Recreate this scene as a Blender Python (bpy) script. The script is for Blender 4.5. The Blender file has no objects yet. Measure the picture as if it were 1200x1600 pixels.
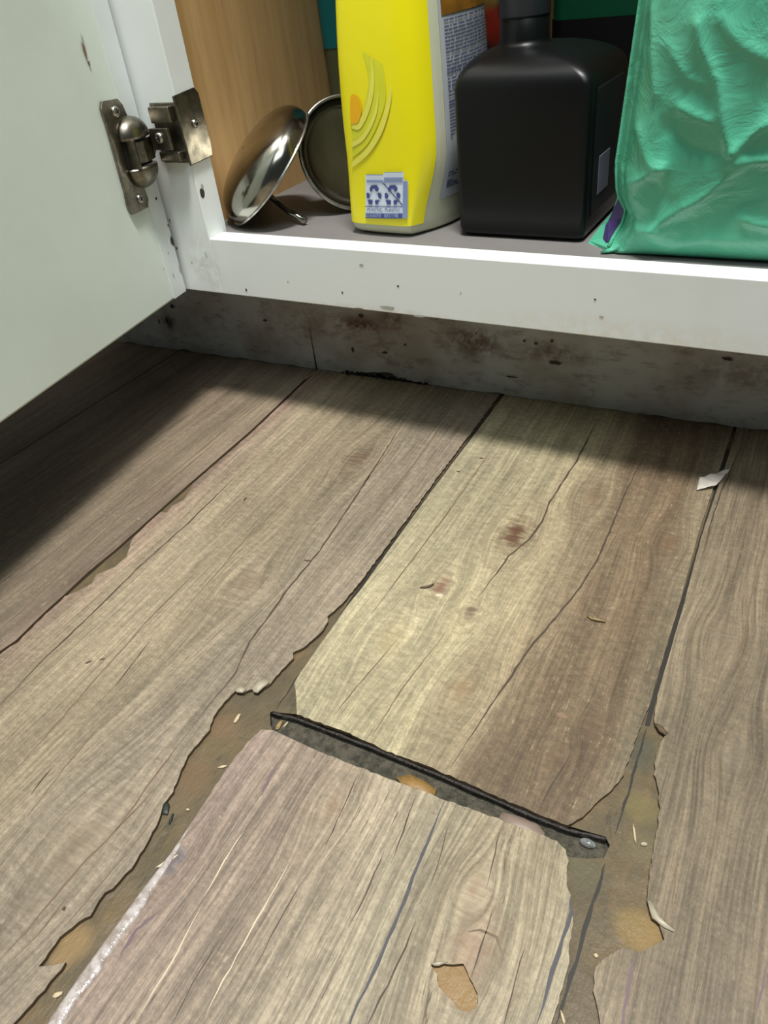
import bpy, bmesh, math, random
from mathutils import Vector, Matrix, noise
from mathutils.geometry import tessellate_polygon
random.seed(7)
scn = bpy.context.scene
COL = scn.collection

# ------------------------------------------------------------------ camera
F_PX = 1171.73
CAM = Vector((0.28639904, -0.38428289, 0.27348307))
def rodr(r):
    v = Vector(r); return Matrix.Rotation(v.length, 3, v.normalized())
BASE = Matrix(((1, 0, 0), (0, 0, -1), (0, 1, 0)))
RT = BASE @ rodr((0.65700097, 0.06409242, -0.52542434))      # rows: right, down, forward
cam_d = bpy.data.cameras.new('camera'); cam = bpy.data.objects.new('camera', cam_d); COL.objects.link(cam)
cam_d.sensor_fit = 'VERTICAL'; cam_d.sensor_height = 24; cam_d.lens = 24 * F_PX / 1600
cam_d.clip_start = .01
M3 = Matrix((RT[0], -RT[1], -RT[2])).transposed()
cam.matrix_world = Matrix.Translation(CAM) @ M3.to_4x4()
scn.camera = cam
cam_d.dof.use_dof = False

def ray(px, py):
    return RT.transposed() @ Vector(((px - 600) / F_PX, (py - 800) / F_PX, 1))
def at(px, py, axis=2, val=0.0):
    d = ray(px, py); t = (val - CAM[axis]) / d[axis]; return CAM + d * t

# ------------------------------------------------------------------ light
scn.view_settings.view_transform = 'Standard'
scn.view_settings.look = 'None'
scn.view_settings.gamma = 1
scn.view_settings.exposure = 0.0
w = bpy.data.worlds.new('World'); scn.world = w; w.use_nodes = True
w.node_tree.nodes['Background'].inputs[0].default_value = (.86, .97, 1.0, 1)
w.node_tree.nodes['Background'].inputs[1].default_value = .06
def area(name, loc, target, sx, sy, power, color):
    l = bpy.data.lights.new(name, 'AREA'); l.shape = 'RECTANGLE'; l.size = sx; l.size_y = sy
    l.energy = power; l.color = color
    o = bpy.data.objects.new(name, l); COL.objects.link(o); o.location = loc
    o.rotation_euler = (Vector(target) - Vector(loc)).to_track_quat('-Z', 'Y').to_euler()
    return o
area('ceiling_lamp', (.42, -.40, 2.4), (.1, -.1, 0), .46, .28, 78, (1.0, .985, .95))
area('added_fill', (.95, -1.35, 2.3), (.1, 0, .2), 1.3, .9, 16, (.84, .97, 1.0))  # added soft fill for the upright faces; no window is known there

# ------------------------------------------------------------------ materials
def lin(c):
    out = []
    for v in c:
        v = v / 255
        out.append(v / 12.92 if v <= .04045 else ((v + .055) / 1.055) ** 2.4)
    return (*out, 1)
class NT:
    def __init__(s, name):
        s.m = bpy.data.materials.new(name); s.m.use_nodes = True
        s.t = s.m.node_tree; s.b = s.t.nodes['Principled BSDF']
    def n(s, typ, **kw):
        x = s.t.nodes.new(typ)
        for k, v in kw.items(): setattr(x, k, v)
        return x
    def l(s, a, b): s.t.links.new(a, b)
    def put(s, sock, v):
        if hasattr(v, 'links') or hasattr(v, 'is_output'): s.l(v, sock)
        else: sock.default_value = v
    def math(s, op, a, b=0.0, c=None, clamp=False):
        x = s.n('ShaderNodeMath', operation=op, use_clamp=clamp)
        s.put(x.inputs[0], a); s.put(x.inputs[1], b)
        if c is not None: s.put(x.inputs[2], c)
        return x.outputs[0]
    def mix(s, f, a, b, mode='MIX'):
        x = s.n('ShaderNodeMix', data_type='RGBA', blend_type=mode)
        s.put(x.inputs[0], f); s.put(x.inputs[6], a); s.put(x.inputs[7], b)
        return x.outputs[2]
    def noise(s, vec, scale, detail=4, rough=.55, dist=0):
        x = s.n('ShaderNodeTexNoise'); s.l(vec, x.inputs['Vector'])
        x.inputs['Scale'].default_value = scale; x.inputs['Detail'].default_value = detail
        x.inputs['Roughness'].default_value = rough; x.inputs['Distortion'].default_value = dist
        return x.outputs['Fac']
    def ramp(s, f, stops):
        x = s.n('ShaderNodeValToRGB'); s.l(f, x.inputs[0]); e = x.color_ramp.elements
        while len(e) < len(stops): e.new(.5)
        for k, (p, c) in zip(e, stops):
            k.position = p; k.color = c if len(c) == 4 else (*c, 1)
        return x.outputs[0]
    def step(s, f, a, b):
        x = s.n('ShaderNodeMapRange', interpolation_type='SMOOTHSTEP'); s.l(f, x.inputs[0])
        x.inputs[1].default_value = a; x.inputs[2].default_value = b
        return x.outputs[0]
    def coord(s):
        return s.n('ShaderNodeTexCoord').outputs['Object']
    def mapping(s, vec, scale=(1, 1, 1), rot=(0, 0, 0), loc=(0, 0, 0)):
        x = s.n('ShaderNodeMapping'); s.l(vec, x.inputs[0])
        x.inputs['Scale'].default_value = scale; x.inputs['Rotation'].default_value = rot
        x.inputs['Location'].default_value = loc
        return x.outputs[0]
    def bump(s, h, strength, dist):
        x = s.n('ShaderNodeBump'); x.inputs['Strength'].default_value = strength
        x.inputs['Distance'].default_value = dist; s.l(h, x.inputs['Height'])
        s.l(x.outputs[0], s.b.inputs['Normal'])
    def fin(s, color, rough=.5, metal=0, spec=.5):
        s.put(s.b.inputs['Base Color'], color); s.put(s.b.inputs['Roughness'], rough)
        s.b.inputs['Metallic'].default_value = metal; s.b.inputs['Specular IOR Level'].default_value = spec
        return s.m
def spot(s, vec, c, rx, ry, rz, soft=.6):
    """1 inside a soft ellipsoid round the point c"""
    m = s.mapping(vec, (1 / rx, 1 / ry, 1 / rz), loc=(-c[0] / rx, -c[1] / ry, -c[2] / rz))
    x = s.n('ShaderNodeVectorMath', operation='LENGTH'); s.l(m, x.inputs[0])
    return s.step(x.outputs['Value'], 1.0, 1.0 - soft)
def simple(name, rgb, rough=.5, metal=0, spec=.5, var=0.06, scale=60, bump=0):
    s = NT(name); v = s.coord(); n = s.noise(v, scale)
    c = lin(rgb); k = s.math('MULTIPLY_ADD', n, var * 2, 1 - var)
    col = s.mix(1.0, c, s.math('MULTIPLY', k, 1), 'MULTIPLY')
    if bump: s.bump(s.noise(v, scale * 3), bump, .001)
    return s.fin(col, rough, metal, spec)

PHI = .0251171
def wood(name, tones, seed, knots=(), speck=.6, chatter=.4, fine=.35, pale=None, rough=.5, red=0.25, warp=.016):
    """printed plank: tones = [(position across in metres, rgb), ...]"""
    s = NT(name)
    v = s.mapping(s.coord(), rot=(0, 0, -PHI))
    sep = s.n('ShaderNodeSeparateXYZ'); s.l(v, sep.inputs[0]); x, y = sep.outputs[0], sep.outputs[1]
    off = s.mapping(v, (9, 3.2, 1), loc=(seed * 3.1, seed * 1.7, 0))
    wv = s.noise(off, 1, 3, .5)
    x = s.math('MULTIPLY_ADD', s.math('SUBTRACT', wv, .5), warp, x)
    ks = []
    for (kx, ky, r, amt, kc) in knots:
        vec = s.n('ShaderNodeCombineXYZ'); s.l(sep.outputs[0], vec.inputs[0]); s.l(sep.outputs[1], vec.inputs[1])
        d = s.n('ShaderNodeVectorMath', operation='LENGTH')
        s.l(s.mapping(vec.outputs[0], (1 / r, .55 / r, 1), loc=(-kx / r, -ky * .55 / r, 0)), d.inputs[0])
        g = s.math('POWER', 2.718, s.math('MULTIPLY', s.math('POWER', d.outputs['Value'], 2.0), -1.0))
        push = s.math('MULTIPLY', g, s.math('MULTIPLY', s.math('SUBTRACT', sep.outputs[0], kx), -.75))
        x = s.math('ADD', x, push)
        ks.append((d.outputs['Value'], g, amt, kc))
    comb = s.n('ShaderNodeCombineXYZ'); s.l(x, comb.inputs[0]); s.l(y, comb.inputs[1]); comb.inputs[2].default_value = seed * 7.3
    c = comb.outputs[0]
    g1 = s.noise(s.mapping(c, (760, 22, 1)), 1, 5, .66)
    g2 = s.noise(s.mapping(c, (120, 5.5, 1)), 1, 4, .6)
    g3 = s.noise(s.mapping(c, (38, 3.0, 1)), 1, 3, .5)
    g4 = s.noise(s.mapping(c, (210, 330, 1), rot=(0, 0, .3)), 1, 5, .7)
    g7 = s.noise(s.mapping(c, (1500, 700, 1)), 1, 3, .6)
    g5 = s.noise(s.mapping(c, (13, 8, 1)), 1, 3, .5)
    g6 = s.noise(s.mapping(c, (1300, 75, 1)), 1, 3, .6)
    x0 = tones[0][0]; x1 = tones[-1][0]
    f = s.math('DIVIDE', s.math('SUBTRACT', s.math('MULTIPLY_ADD', s.math('SUBTRACT', g3, .5), .045, x), x0), max(x1 - x0, 1e-4))
    cool = lambda q: (q[0] * .97, q[1] * 1.0, q[2] * 1.02)
    base = s.ramp(f, [((t[0] - x0) / max(x1 - x0, 1e-4), lin(cool(t[1]))) for t in tones])
    def k(fac, lo, hi, a): return s.math('MULTIPLY_ADD', s.step(fac, lo, hi), a * 2, 1 - a)
    val = s.math('MULTIPLY', s.math('MULTIPLY', k(g1, .3, .7, fine * .62), k(g2, .3, .7, .18)), k(g7, .3, .7, .13))
    val = s.math('MULTIPLY', val, k(g5, .3, .7, .17))
    val = s.math('MULTIPLY', val, k(g4, .3, .7, chatter * .22))
    val = s.math('MULTIPLY', val, .70)
    col = s.mix(1.0, base, val, 'MULTIPLY')
    col = s.mix(s.math('MULTIPLY', s.step(g3, .55, .75), red), col, lin((104, 84, 68)))
    dark = s.math('MULTIPLY', s.step(g6, .60, .72), s.step(g2, .46, .66))
    col = s.mix(s.math('MULTIPLY', dark, speck), col, lin((66, 52, 40)))
    lite = s.math('MULTIPLY', s.step(g6, .42, .34), s.step(g4, .5, .62))
    col = s.mix(s.math('MULTIPLY', lite, .5), col, lin(tuple(q * .84 for q in (pale or (214, 198, 168)))))
    for (d, g, amt, kc) in ks:
        dn = s.math('MULTIPLY_ADD', s.math('SUBTRACT', g4, .5), .9, d)
        core = s.step(dn, .55, .05)
        col = s.mix(s.math('MULTIPLY', core, amt), col, lin(kc))
        ring = s.math('MULTIPLY', s.step(s.math('SINE', s.math('MULTIPLY', dn, 16)), .2, .95), s.step(d, 1.7, .5))
        col = s.mix(s.math('MULTIPLY', ring, amt * .28), col, lin((110, 84, 60)))
    h = s.math('ADD', s.math('MULTIPLY', g1, .6), s.math('ADD', s.math('MULTIPLY', g4, .35), s.math('MULTIPLY', dark, -.6)))
    s.bump(h, .35, .0005)
    return s.fin(col, s.math('MULTIPLY_ADD', g1, .18, rough - .08), 0, .42)

def plank_xy(px, py):
    p = at(px, py); q = Matrix.Rotation(-PHI, 3, 'Z') @ p; return q.x, q.y

# ------------------------------------------------------------------ mesh helpers
def props(o, label=None, cat=None, group=None, kind=None):
    if label: o['label'] = label
    if cat: o['category'] = cat
    if group: o['group'] = group
    if kind: o['kind'] = kind
    return o
def thing(name, loc, label, cat, group=None, kind=None):
    o = bpy.data.objects.new(name, None); COL.objects.link(o); o.location = loc; o.empty_display_size = .02
    bpy.context.view_layer.update()
    return props(o, label, cat, group, kind)
def obj(name, bm, mats, parent=None, smooth=False, bevel=0, label=None, sub=0):
    me = bpy.data.meshes.new(name)
    bmesh.ops.recalc_face_normals(bm, faces=bm.faces)
    bm.to_mesh(me); bm.free()
    for m in (mats if isinstance(mats, (list, tuple)) else [mats]): me.materials.append(m)
    o = bpy.data.objects.new(name, me); COL.objects.link(o)
    if smooth:
        for p in me.polygons: p.use_smooth = True
    if bevel:
        b = o.modifiers.new('bevel', 'BEVEL'); b.width = bevel; b.segments = 3; b.limit_method = 'ANGLE'; b.angle_limit = .6
        b.harden_normals = False
    if sub:
        b = o.modifiers.new('sub', 'SUBSURF'); b.levels = sub; b.render_levels = sub
    if parent:
        bpy.context.view_layer.update()
        o.parent = parent; o.matrix_parent_inverse = parent.matrix_world.inverted()
    if label: o['label'] = label
    return o
def box(bm, a, b, mi=0, mat=None):
    a, b = Vector(a), Vector(b); vs = []
    for z in (a.z, b.z):
        for x, y in ((a.x, a.y), (b.x, a.y), (b.x, b.y), (a.x, b.y)):
            p = Vector((x, y, z)); vs.append(bm.verts.new(mat @ p if mat else p))
    for f in ((0, 1, 2, 3), (4, 5, 6, 7), (0, 1, 5, 4), (1, 2, 6, 5), (2, 3, 7, 6), (3, 0, 4, 7)):
        bm.faces.new([vs[i] for i in f]).material_index = mi
def prism(bm, loop, d, mi_top=0, mi_side=1, holes=(), bottom=True):
    """closed slab: loop of Vectors (and holes) pushed by vector d"""
    loops = [list(loop)] + [list(h) for h in holes]
    flat = [p for l in loops for p in l]
    tv = [bm.verts.new(p) for p in flat]; bv = [bm.verts.new(p + d) for p in flat]
    for t in tessellate_polygon(loops):
        try:
            bm.faces.new([tv[i] for i in t]).material_index = mi_top
            if bottom: bm.faces.new([bv[i] for i in reversed(t)]).material_index = mi_side
        except ValueError: pass
    k = 0
    for l in loops:
        n = len(l)
        for i in range(n):
            a, b = k + i, k + (i + 1) % n
            bm.faces.new([tv[a], tv[b], bv[b], bv[a]]).material_index = mi_side
        k += n
def jag(pts, step=.0035, amp=.0006, seed=0, closed=False):
    """resample a polyline and roughen it"""
    rnd = random.Random(seed); out = []; n = len(pts)
    for i in range(n if closed else n - 1):
        a, b = pts[i], pts[(i + 1) % n]; L = (b - a).length; k = max(1, int(L / step))
        t = (b - a).normalized(); q = Vector((-t.y, t.x, 0))
        for j in range(k):
            p = a.lerp(b, j / k)
            out.append(p + q * rnd.uniform(-amp, amp))
    if not closed: out.append(pts[-1])
    return out
def ribbon(bm, pts, width, z, mi=0, taper=True, seed=1, wob=.35, jit=.00025):
    """thin printed line lying on the floor plane"""
    rnd = random.Random(seed); P = [Vector(p) for p in pts]; Q = []
    for i in range(len(P) - 1):
        L = (P[i + 1] - P[i]).length; k = max(2, int(L / .004))
        for j in range(k): Q.append(P[i].lerp(P[i + 1], j / k))
    Q.append(P[-1]); n = len(Q); prev = None
    for i, p in enumerate(Q):
        t = (Q[min(i + 1, n - 1)] - Q[max(i - 1, 0)]).normalized(); q = Vector((-t.y, t.x, 0))
        e = 1 if not taper else min(1, .15 + 4 * min(i, n - 1 - i) / n)
        ww = width * e * rnd.uniform(1 - wob, 1 + wob) / 2
        c = p + q * rnd.uniform(-jit, jit)
        a = bm.verts.new((c.x + q.x * ww, c.y + q.y * ww, z)); b = bm.verts.new((c.x - q.x * ww, c.y - q.y * ww, z))
        if prev: bm.faces.new([prev[0], a, b, prev[1]]).material_index = mi
        prev = (a, b)
def blob(bm, c, u, v, ru, rv, mi=0, seed=0, n=14, rough=.3, off=.00008):
    """flat ragged mark on the plane spanned by u and v"""
    rnd = random.Random(seed); nrm = u.cross(v).normalized(); vs = []
    for i in range(n):
        a = 2 * math.pi * i / n; r = 1 + rnd.uniform(-rough, rough)
        vs.append(bm.verts.new(c + u * (ru * r * math.cos(a)) + v * (rv * r * math.sin(a)) + nrm * off))
    bm.faces.new(vs).material_index = mi
def loft(bm, rings, mi=0, cap=True, closed=True):
    R = [[bm.verts.new(p) for p in r] for r in rings]; n = len(R[0])
    for i in range(len(R) - 1):
        for j in range(n if closed else n - 1):
            k = (j + 1) % n
            bm.faces.new([R[i][j], R[i][k], R[i + 1][k], R[i + 1][j]]).material_index = mi
    if cap and closed:
        bm.faces.new(list(reversed(R[0]))).material_index = mi; bm.faces.new(R[-1]).material_index = mi
    return R
def tube(bm, pts, r, n=10, mi=0, radii=None):
    P = [Vector(p) for p in pts]; rings = []
    up = Vector((0, 0, 1)) if abs((P[1] - P[0]).normalized().z) < .9 else Vector((1, 0, 0))
    for i, p in enumerate(P):
        t = (P[min(i + 1, len(P) - 1)] - P[max(i - 1, 0)]).normalized()
        a = t.cross(up).normalized(); b = t.cross(a); rr = radii[i] if radii else r
        rings.append([p + a * (rr * math.cos(2 * math.pi * k / n)) + b * (rr * math.sin(2 * math.pi * k / n)) for k in range(n)])
    loft(bm, rings, mi)
def lathe(bm, prof, M, n=48, mi=0):
    """profile of (radius, height) turned about the z axis of M"""
    rings = [[M @ Vector((max(r, 1e-5) * math.cos(2 * math.pi * k / n), max(r, 1e-5) * math.sin(2 * math.pi * k / n), h)) for k in range(n)] for r, h in prof]
    loft(bm, rings, mi, cap=False)
def frame(o, z, x=None):
    z = Vector(z).normalized(); x = Vector(x) if x else (Vector((0, 0, 1)) if abs(z.z) < .9 else Vector((1, 0, 0)))
    y = z.cross(x).normalized(); x = y.cross(z)
    M = Matrix((x, y, z)).transposed().to_4x4(); M.translation = Vector(o); return M
def spline(pts, n, closed=True):
    """Catmull-Rom through 2-D points, n samples"""
    m = len(pts); out = []
    for i in range(n):
        t = i / n * m; k = int(t); f = t - k
        a, b, c, d = [Vector(pts[(k + j) % m]) for j in (-1, 0, 1, 2)]
        out.append(.5 * ((2 * b) + (c - a) * f + (2 * a - 5 * b + 4 * c - d) * f * f + (3 * b - 3 * c + d - a) * f ** 3))
    return out
HB = .09206; RH = .038; ZT = HB + RH           # rail bottom, rail height, shelf level
XS = -.0816                                    # inner edge of the left stile
W_ = .158906; X0 = -.21994
def W(k, v):                                   # point on seam k, v along the planks
    c, s = math.cos(PHI), math.sin(PHI)
    return Vector((X0 + k * W_ * c - v * s, k * W_ * s + v * c, 0))

# ------------------------------------------------------------------ paints
def paint(name, rgb, dirt_pts=(), grime=.25, rough=.38, grime_rgb=(150, 142, 118)):
    s = NT(name); v = s.coord()
    col = s.mix(s.math('MULTIPLY', s.step(s.noise(v, 14, 4), .45, .8), grime), lin(rgb), lin(grime_rgb))
    n = s.noise(v, 260, 3)
    for (c, r, rgb2, a) in dirt_pts:
        k = spot(s, v, c, *r, soft=.9)
        k = s.math('MULTIPLY', k, s.step(s.noise(v, 120, 5, .7), .36, .62))
        col = s.mix(s.math('MULTIPLY', k, a), col, lin(rgb2))
    s.bump(s.noise(v, 420, 3), .06, .0006)
    return s.fin(col, rough, 0, .45)
a0 = at(200, 300, 2, .17)
m_white = paint('white_cabinet_paint', (234, 238, 236), [
    ((XS - .01, -.0, .112), (.02, .01, .03), (150, 150, 140), .35),
    ((.05, 0, HB), (.09, .01, .005), (186, 164, 138), .35),
    ((.20, 0, HB + .004), (.12, .01, .012), (214, 204, 176), .35)], grime=.10)
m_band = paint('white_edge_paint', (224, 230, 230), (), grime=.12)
m_door = paint('door_paint', (224, 234, 226), [], grime=.10)
m_dirt_hole = simple('dirt_and_hole_shade', (62, 54, 44), .8, var=.3)
m_brown_dirt = simple('brown_smear', (128, 104, 84), .8, var=.3)
m_faint = simple('faint_scuff', (172, 170, 158), .6, var=.1)
m_black = simple('black_crud', (20, 17, 13), .75, var=.3)

# toe kick board
def toe_mat():
    s = NT('grimy_toe_kick'); v = s.coord()
    col = lin((194, 197, 195))
    col = s.mix(s.math('MULTIPLY', s.step(s.noise(v, 16, 5, .6), .38, .66), .6), col, lin((140, 126, 108)))
    col = s.mix(s.math('MULTIPLY', s.step(s.noise(s.mapping(v, (1, 1, 2.5)), 60, 5, .7), .5, .68), .45), col, lin((96, 72, 54)))
    for (px, py, rx, rz, rgb, a) in ((560, 510, .035, .014, (92, 50, 36), .95), (610, 500, .02, .012, (100, 56, 40), .8),
                                     (735, 540, .04, .018, (84, 58, 46), .85), (860, 560, .04, .012, (90, 66, 50), .7),
                                     (1150, 600, .05, .02, (100, 76, 60), .6), (270, 500, .012, .012, (50, 44, 38), .9),
                                     (480, 500, .06, .02, (120, 104, 84), .5)):
        c = at(px, py, 1, .073)
        k = s.math('MULTIPLY', spot(s, v, c, rx, .05, rz, .9), s.step(s.noise(v, 90, 6, .7), .36, .58))
        col = s.mix(s.math('MULTIPLY', k, a), col, lin(rgb))
    sep = s.n('ShaderNodeSeparateXYZ'); s.l(v, sep.inputs[0])
    low = s.math('MULTIPLY', s.step(s.math('MULTIPLY_ADD', s.noise(v, 70, 4), .012, sep.outputs[2]), .018, .007), .3)
    col = s.mix(low, col, lin((120, 122, 112)))
    s.bump(s.noise(v, 150, 4), .15, .001)
    return s.fin(col, .6, 0, .35)
m_toe = toe_mat()
m_maple = None
def ply(name, rgb, rgb2, axis='z', rough=.5):
    s = NT(name); v = s.coord()
    sc = {'z': (60, 60, 4), 'x': (4, 60, 60), 'y': (60, 4, 60)}[axis]
    g = s.noise(s.mapping(v, sc), 1, 4, .6); g2 = s.noise(s.mapping(v, tuple(q * 6 for q in sc)), 1, 3)
    col = s.mix(s.step(g, .3, .7), lin(rgb), lin(rgb2))
    col = s.mix(s.math('MULTIPLY', s.step(g2, .5, .75), .2), col, lin((120, 92, 56)))
    return s.fin(col, rough, 0, .4)
m_maple = ply('maple_side_panel', (204, 168, 116), (188, 150, 98), 'z', .42)
m_shelf = simple('worn_shelf_bottom', (118, 114, 112), .5, var=.14, scale=40)
m_back = ply('cabinet_back_panel', (170, 138, 92), (150, 120, 78), 'z', .5)

# ================================================================== FLOOR
m_core = None
def core_mat():
    s = NT('exposed_brown_core'); v = s.mapping(s.coord(), rot=(0, 0, -PHI))
    n1 = s.noise(v, 38, 6, .65); n2 = s.noise(s.mapping(v, (1, .35, 1)), 150, 5, .7); n3 = s.noise(v, 700, 3)
    col = s.mix(s.step(n1, .35, .65), lin((116, 99, 74)), lin((98, 86, 66)))
    col = s.mix(s.math('MULTIPLY', s.step(n2, .52, .7), .55), col, lin((136, 110, 76)))
    col = s.mix(s.math('MULTIPLY', s.step(n2, .44, .32), .6), col, lin((74, 68, 54)))
    for (px, py, r, rgb, a) in ((1010, 1455, .011, (150, 122, 76), .95), (985, 1440, .008, (142, 118, 76), .8), (112, 1470, .010, (150, 122, 84), .95), (90, 1500, .006, (150, 122, 84), .9),
                                (350, 1130, .010, (126, 100, 74), .8), (300, 1210, .012, (124, 98, 72), .7), (1005, 1260, .010, (128, 114, 74), .7), (1000, 1170, .012, (84, 82, 68), .7),
                                (915, 1360, .010, (104, 98, 74), .6), (690, 1540, .03, (158, 126, 84), 1), (1010, 1320, .010, (120, 108, 78), .6),
                                (930, 1560, .012, (112, 96, 78), .7)):
        col = s.mix(s.math('MULTIPLY', spot(s, s.coord(), at(px, py), r, r, 1, .7), a), col, lin(rgb))
    col = s.mix(1.0, col, (.80, .82, .80, 1), 'MULTIPLY')
    s.bump(s.math('ADD', s.math('MULTIPLY', n2, .8), s.math('MULTIPLY', n1, 1.2)), .7, .0016)
    return s.fin(col, s.math('MULTIPLY_ADD', n1, .5, .28), 0, .42)
m_core = core_mat()
m_edge = simple('plank_core_edge', (92, 76, 56), .7, var=.25, scale=300)
m_gapwall = simple('wet_black_plank_end', (30, 26, 22), .45, var=.3, scale=200, bump=.5)
m_gapfloor = None
s = NT('grimy_gap_bottom'); v = s.coord(); n = s.noise(v, 260, 6, .75)
s.bump(n, .9, .002)
m_gapfloor = s.fin(s.mix(s.step(n, .35, .65), lin((58, 56, 46)), lin((98, 92, 78))), s.math('MULTIPLY_ADD', n, .6, .12), 0, .5)
m_seam = simple('seam_dirt', (44, 40, 34), .6, var=.3, scale=300)
m_crack = simple('printed_crack', (74, 60, 48), .6, var=.25, scale=400)
m_crack2 = simple('printed_soft_crack', (112, 92, 72), .6, var=.2, scale=400)
m_crackb = simple('printed_blue_crack', (76, 74, 78), .6, var=.25, scale=400)
m_crackp = simple('printed_violet_crack', (112, 92, 98), .6, var=.2, scale=400)
m_streak = simple('printed_pale_streak', (206, 192, 164), .6, var=.1, scale=400)

m_w0 = wood('plank_far_left', [(-.4, (150, 128, 104)), (-.2, (146, 124, 100))], 1, speck=.5, chatter=.3)
m_w1 = wood('plank_left', [(-.25, (142, 120, 100)), (-.14, (148, 126, 104)), (-.08, (158, 138, 114)), (-.05, (160, 136, 116))], 2, speck=.5, chatter=.35)
k = plank_xy
m_w2 = wood('plank_middle_left', [(-.062, (166, 138, 118)), (-.035, (172, 152, 124)), (.02, (168, 148, 120)), (.06, (160, 142, 120)), (.10, (166, 146, 124))], 3,
            knots=[(*k(560, 715), .018, .7, (96, 76, 62)), (*k(385, 910), .018, .6, (120, 104, 86)), (*k(120, 1320), .03, .2, (150, 130, 104))], chatter=.75, fine=.42)
m_w3 = wood('plank_upper_right', [(.10, (200, 182, 146)), (.165, (194, 175, 138)), (.188, (172, 150, 118)), (.205, (142, 118, 92)), (.24, (134, 110, 85)), (.258, (148, 130, 104))], 4,
            knots=[(*k(805, 835), .019, 1.0, (92, 64, 48)), (*k(690, 915), .011, .9, (128, 96, 80)), (*k(735, 955), .010, .9, (112, 92, 80)), (*k(1045, 850), .012, .6, (112, 86, 66)), (*k(925, 780), .014, .35, (130, 104, 76)), (*k(870, 1180), .008, .6, (100, 76, 60)), (*k(925, 1140), .007, .6, (104, 84, 66)), (*k(610, 1000), .02, .25, (170, 146, 104)), (*k(720, 1080), .015, .4, (150, 120, 88))],
            chatter=.8, fine=.35, speck=.5, pale=(218, 202, 160), red=.12)
m_w4 = wood('plank_lower_middle', [(.10, (158, 134, 120)), (.14, (168, 146, 124)), (.19, (180, 162, 134)), (.24, (178, 158, 128)), (.262, (170, 156, 130))], 5,
            knots=[(*k(270, 1345), .010, .95, (104, 98, 104)), (*k(740, 1480), .020, .45, (150, 116, 96)), (*k(520, 1260), .012, .3, (150, 120, 90)), (*k(740, 1390), .008, .4, (140, 108, 88))],
            chatter=.6, fine=.58, speck=.85, pale=(222, 208, 180), rough=.45, red=.2)
m_w5 = wood('plank_right', [(.24, (152, 134, 108)), (.28, (146, 126, 102)), (.33, (140, 122, 100)), (.42, (140, 120, 98))], 6,
            knots=[(*k(1150, 1180), .012, .3, (120, 112, 98)), (*k(1130, 1000), .014, .25, (120, 108, 92))], chatter=.5, fine=.5, speck=.45, pale=(176, 160, 134), red=.2, warp=.006)

floor = thing('floor', (0, 0, 0), 'worn wood-look plank floor with swollen and chipped seams in front of the open cabinet', 'floor', kind='structure')
V = lambda L: [at(*p) for p in L]
YB, YF = .62, -1.3
# seams traced on the floor
E1 = [(487, 582), (396, 669), (300, 752), (229, 815), (181, 858), (137, 894), (100, 929), (75, 951), (25, 1000), (0, 1017)]
e1r = [(490, 584), (399, 671), (302, 755), (298, 763), (287, 781), (268, 790), (261, 801), (250, 800), (232, 817), (206, 843), (198, 869), (179, 886), (150, 898), (144, 912), (121, 923), (102, 932), (78, 953), (28, 1003), (3, 1020)]
e2l = [(777, 622), (700, 724), (667, 768), (611, 845), (557, 917), (530, 947), (512, 963), (513, 972), (497, 992), (480, 1008), (457, 1020), (458, 1028), (440, 1047), (423, 1067), (403, 1082), (393, 1077), (380, 1083), (367, 1080), (350, 1097), (333, 1120), (327, 1140), (303, 1168), (290, 1187), (283, 1203), (270, 1237), (255, 1257), (247, 1283), (235, 1309), (213, 1344), (205, 1357), (187, 1376), (176, 1389), (165, 1395), (155, 1408), (141, 1432), (131, 1436), (93, 1464), (77, 1488), (61, 1508), (72, 1509), (103, 1504), (88, 1523), (69, 1547), (40, 1579), (23, 1597)]
e2r = [(783, 624), (706, 725), (673, 769), (618, 845), (566, 918), (540, 950), (517, 983), (493, 1017), (470, 1050), (460, 1067), (463, 1087), (464, 1116)]
end3 = [(464, 1116), (507, 1132), (540, 1143), (577, 1160), (605, 1174), (661, 1194), (703, 1212), (773, 1243), (834, 1269), (888, 1290), (910, 1276), (935, 1250), (958, 1233), (974, 1210), (985, 1181), (993, 1155), (1003, 1129), (1013, 1106), (1020, 1080)]
e3l = [(1020, 1080), (1063, 939), (1090, 838), (1141, 682)]
e3r = [(1148, 684), (1096, 838), (1070, 939), (1027, 1087), (1022, 1129), (1040, 1147), (1032, 1161), (1024, 1184), (1023, 1210), (1029, 1233), (1031, 1262), (1026, 1301), (1019, 1340), (1014, 1373), (1011, 1408), (1019, 1434), (1039, 1451), (1037, 1467), (1013, 1483), (1000, 1488), (974, 1481), (941, 1499), (930, 1512), (927, 1548), (935, 1577), (938, 1600)]
p4l = [(75, 1597), (128, 1520), (171, 1461), (221, 1392), (267, 1333), (301, 1283), (333, 1233), (357, 1197), (387, 1160), (407, 1140), (427, 1141)]
p4t = [(427, 1141), (493, 1172), (559, 1198), (624, 1223), (694, 1249), (778, 1279), (843, 1303), (870, 1314), (884, 1328), (888, 1345), (884, 1382), (892, 1399), (894, 1425), (896, 1447), (888, 1486), (889, 1503), (879, 1545), (866, 1587), (860, 1610)]
TH = Vector((0, 0, -.0019))
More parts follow.
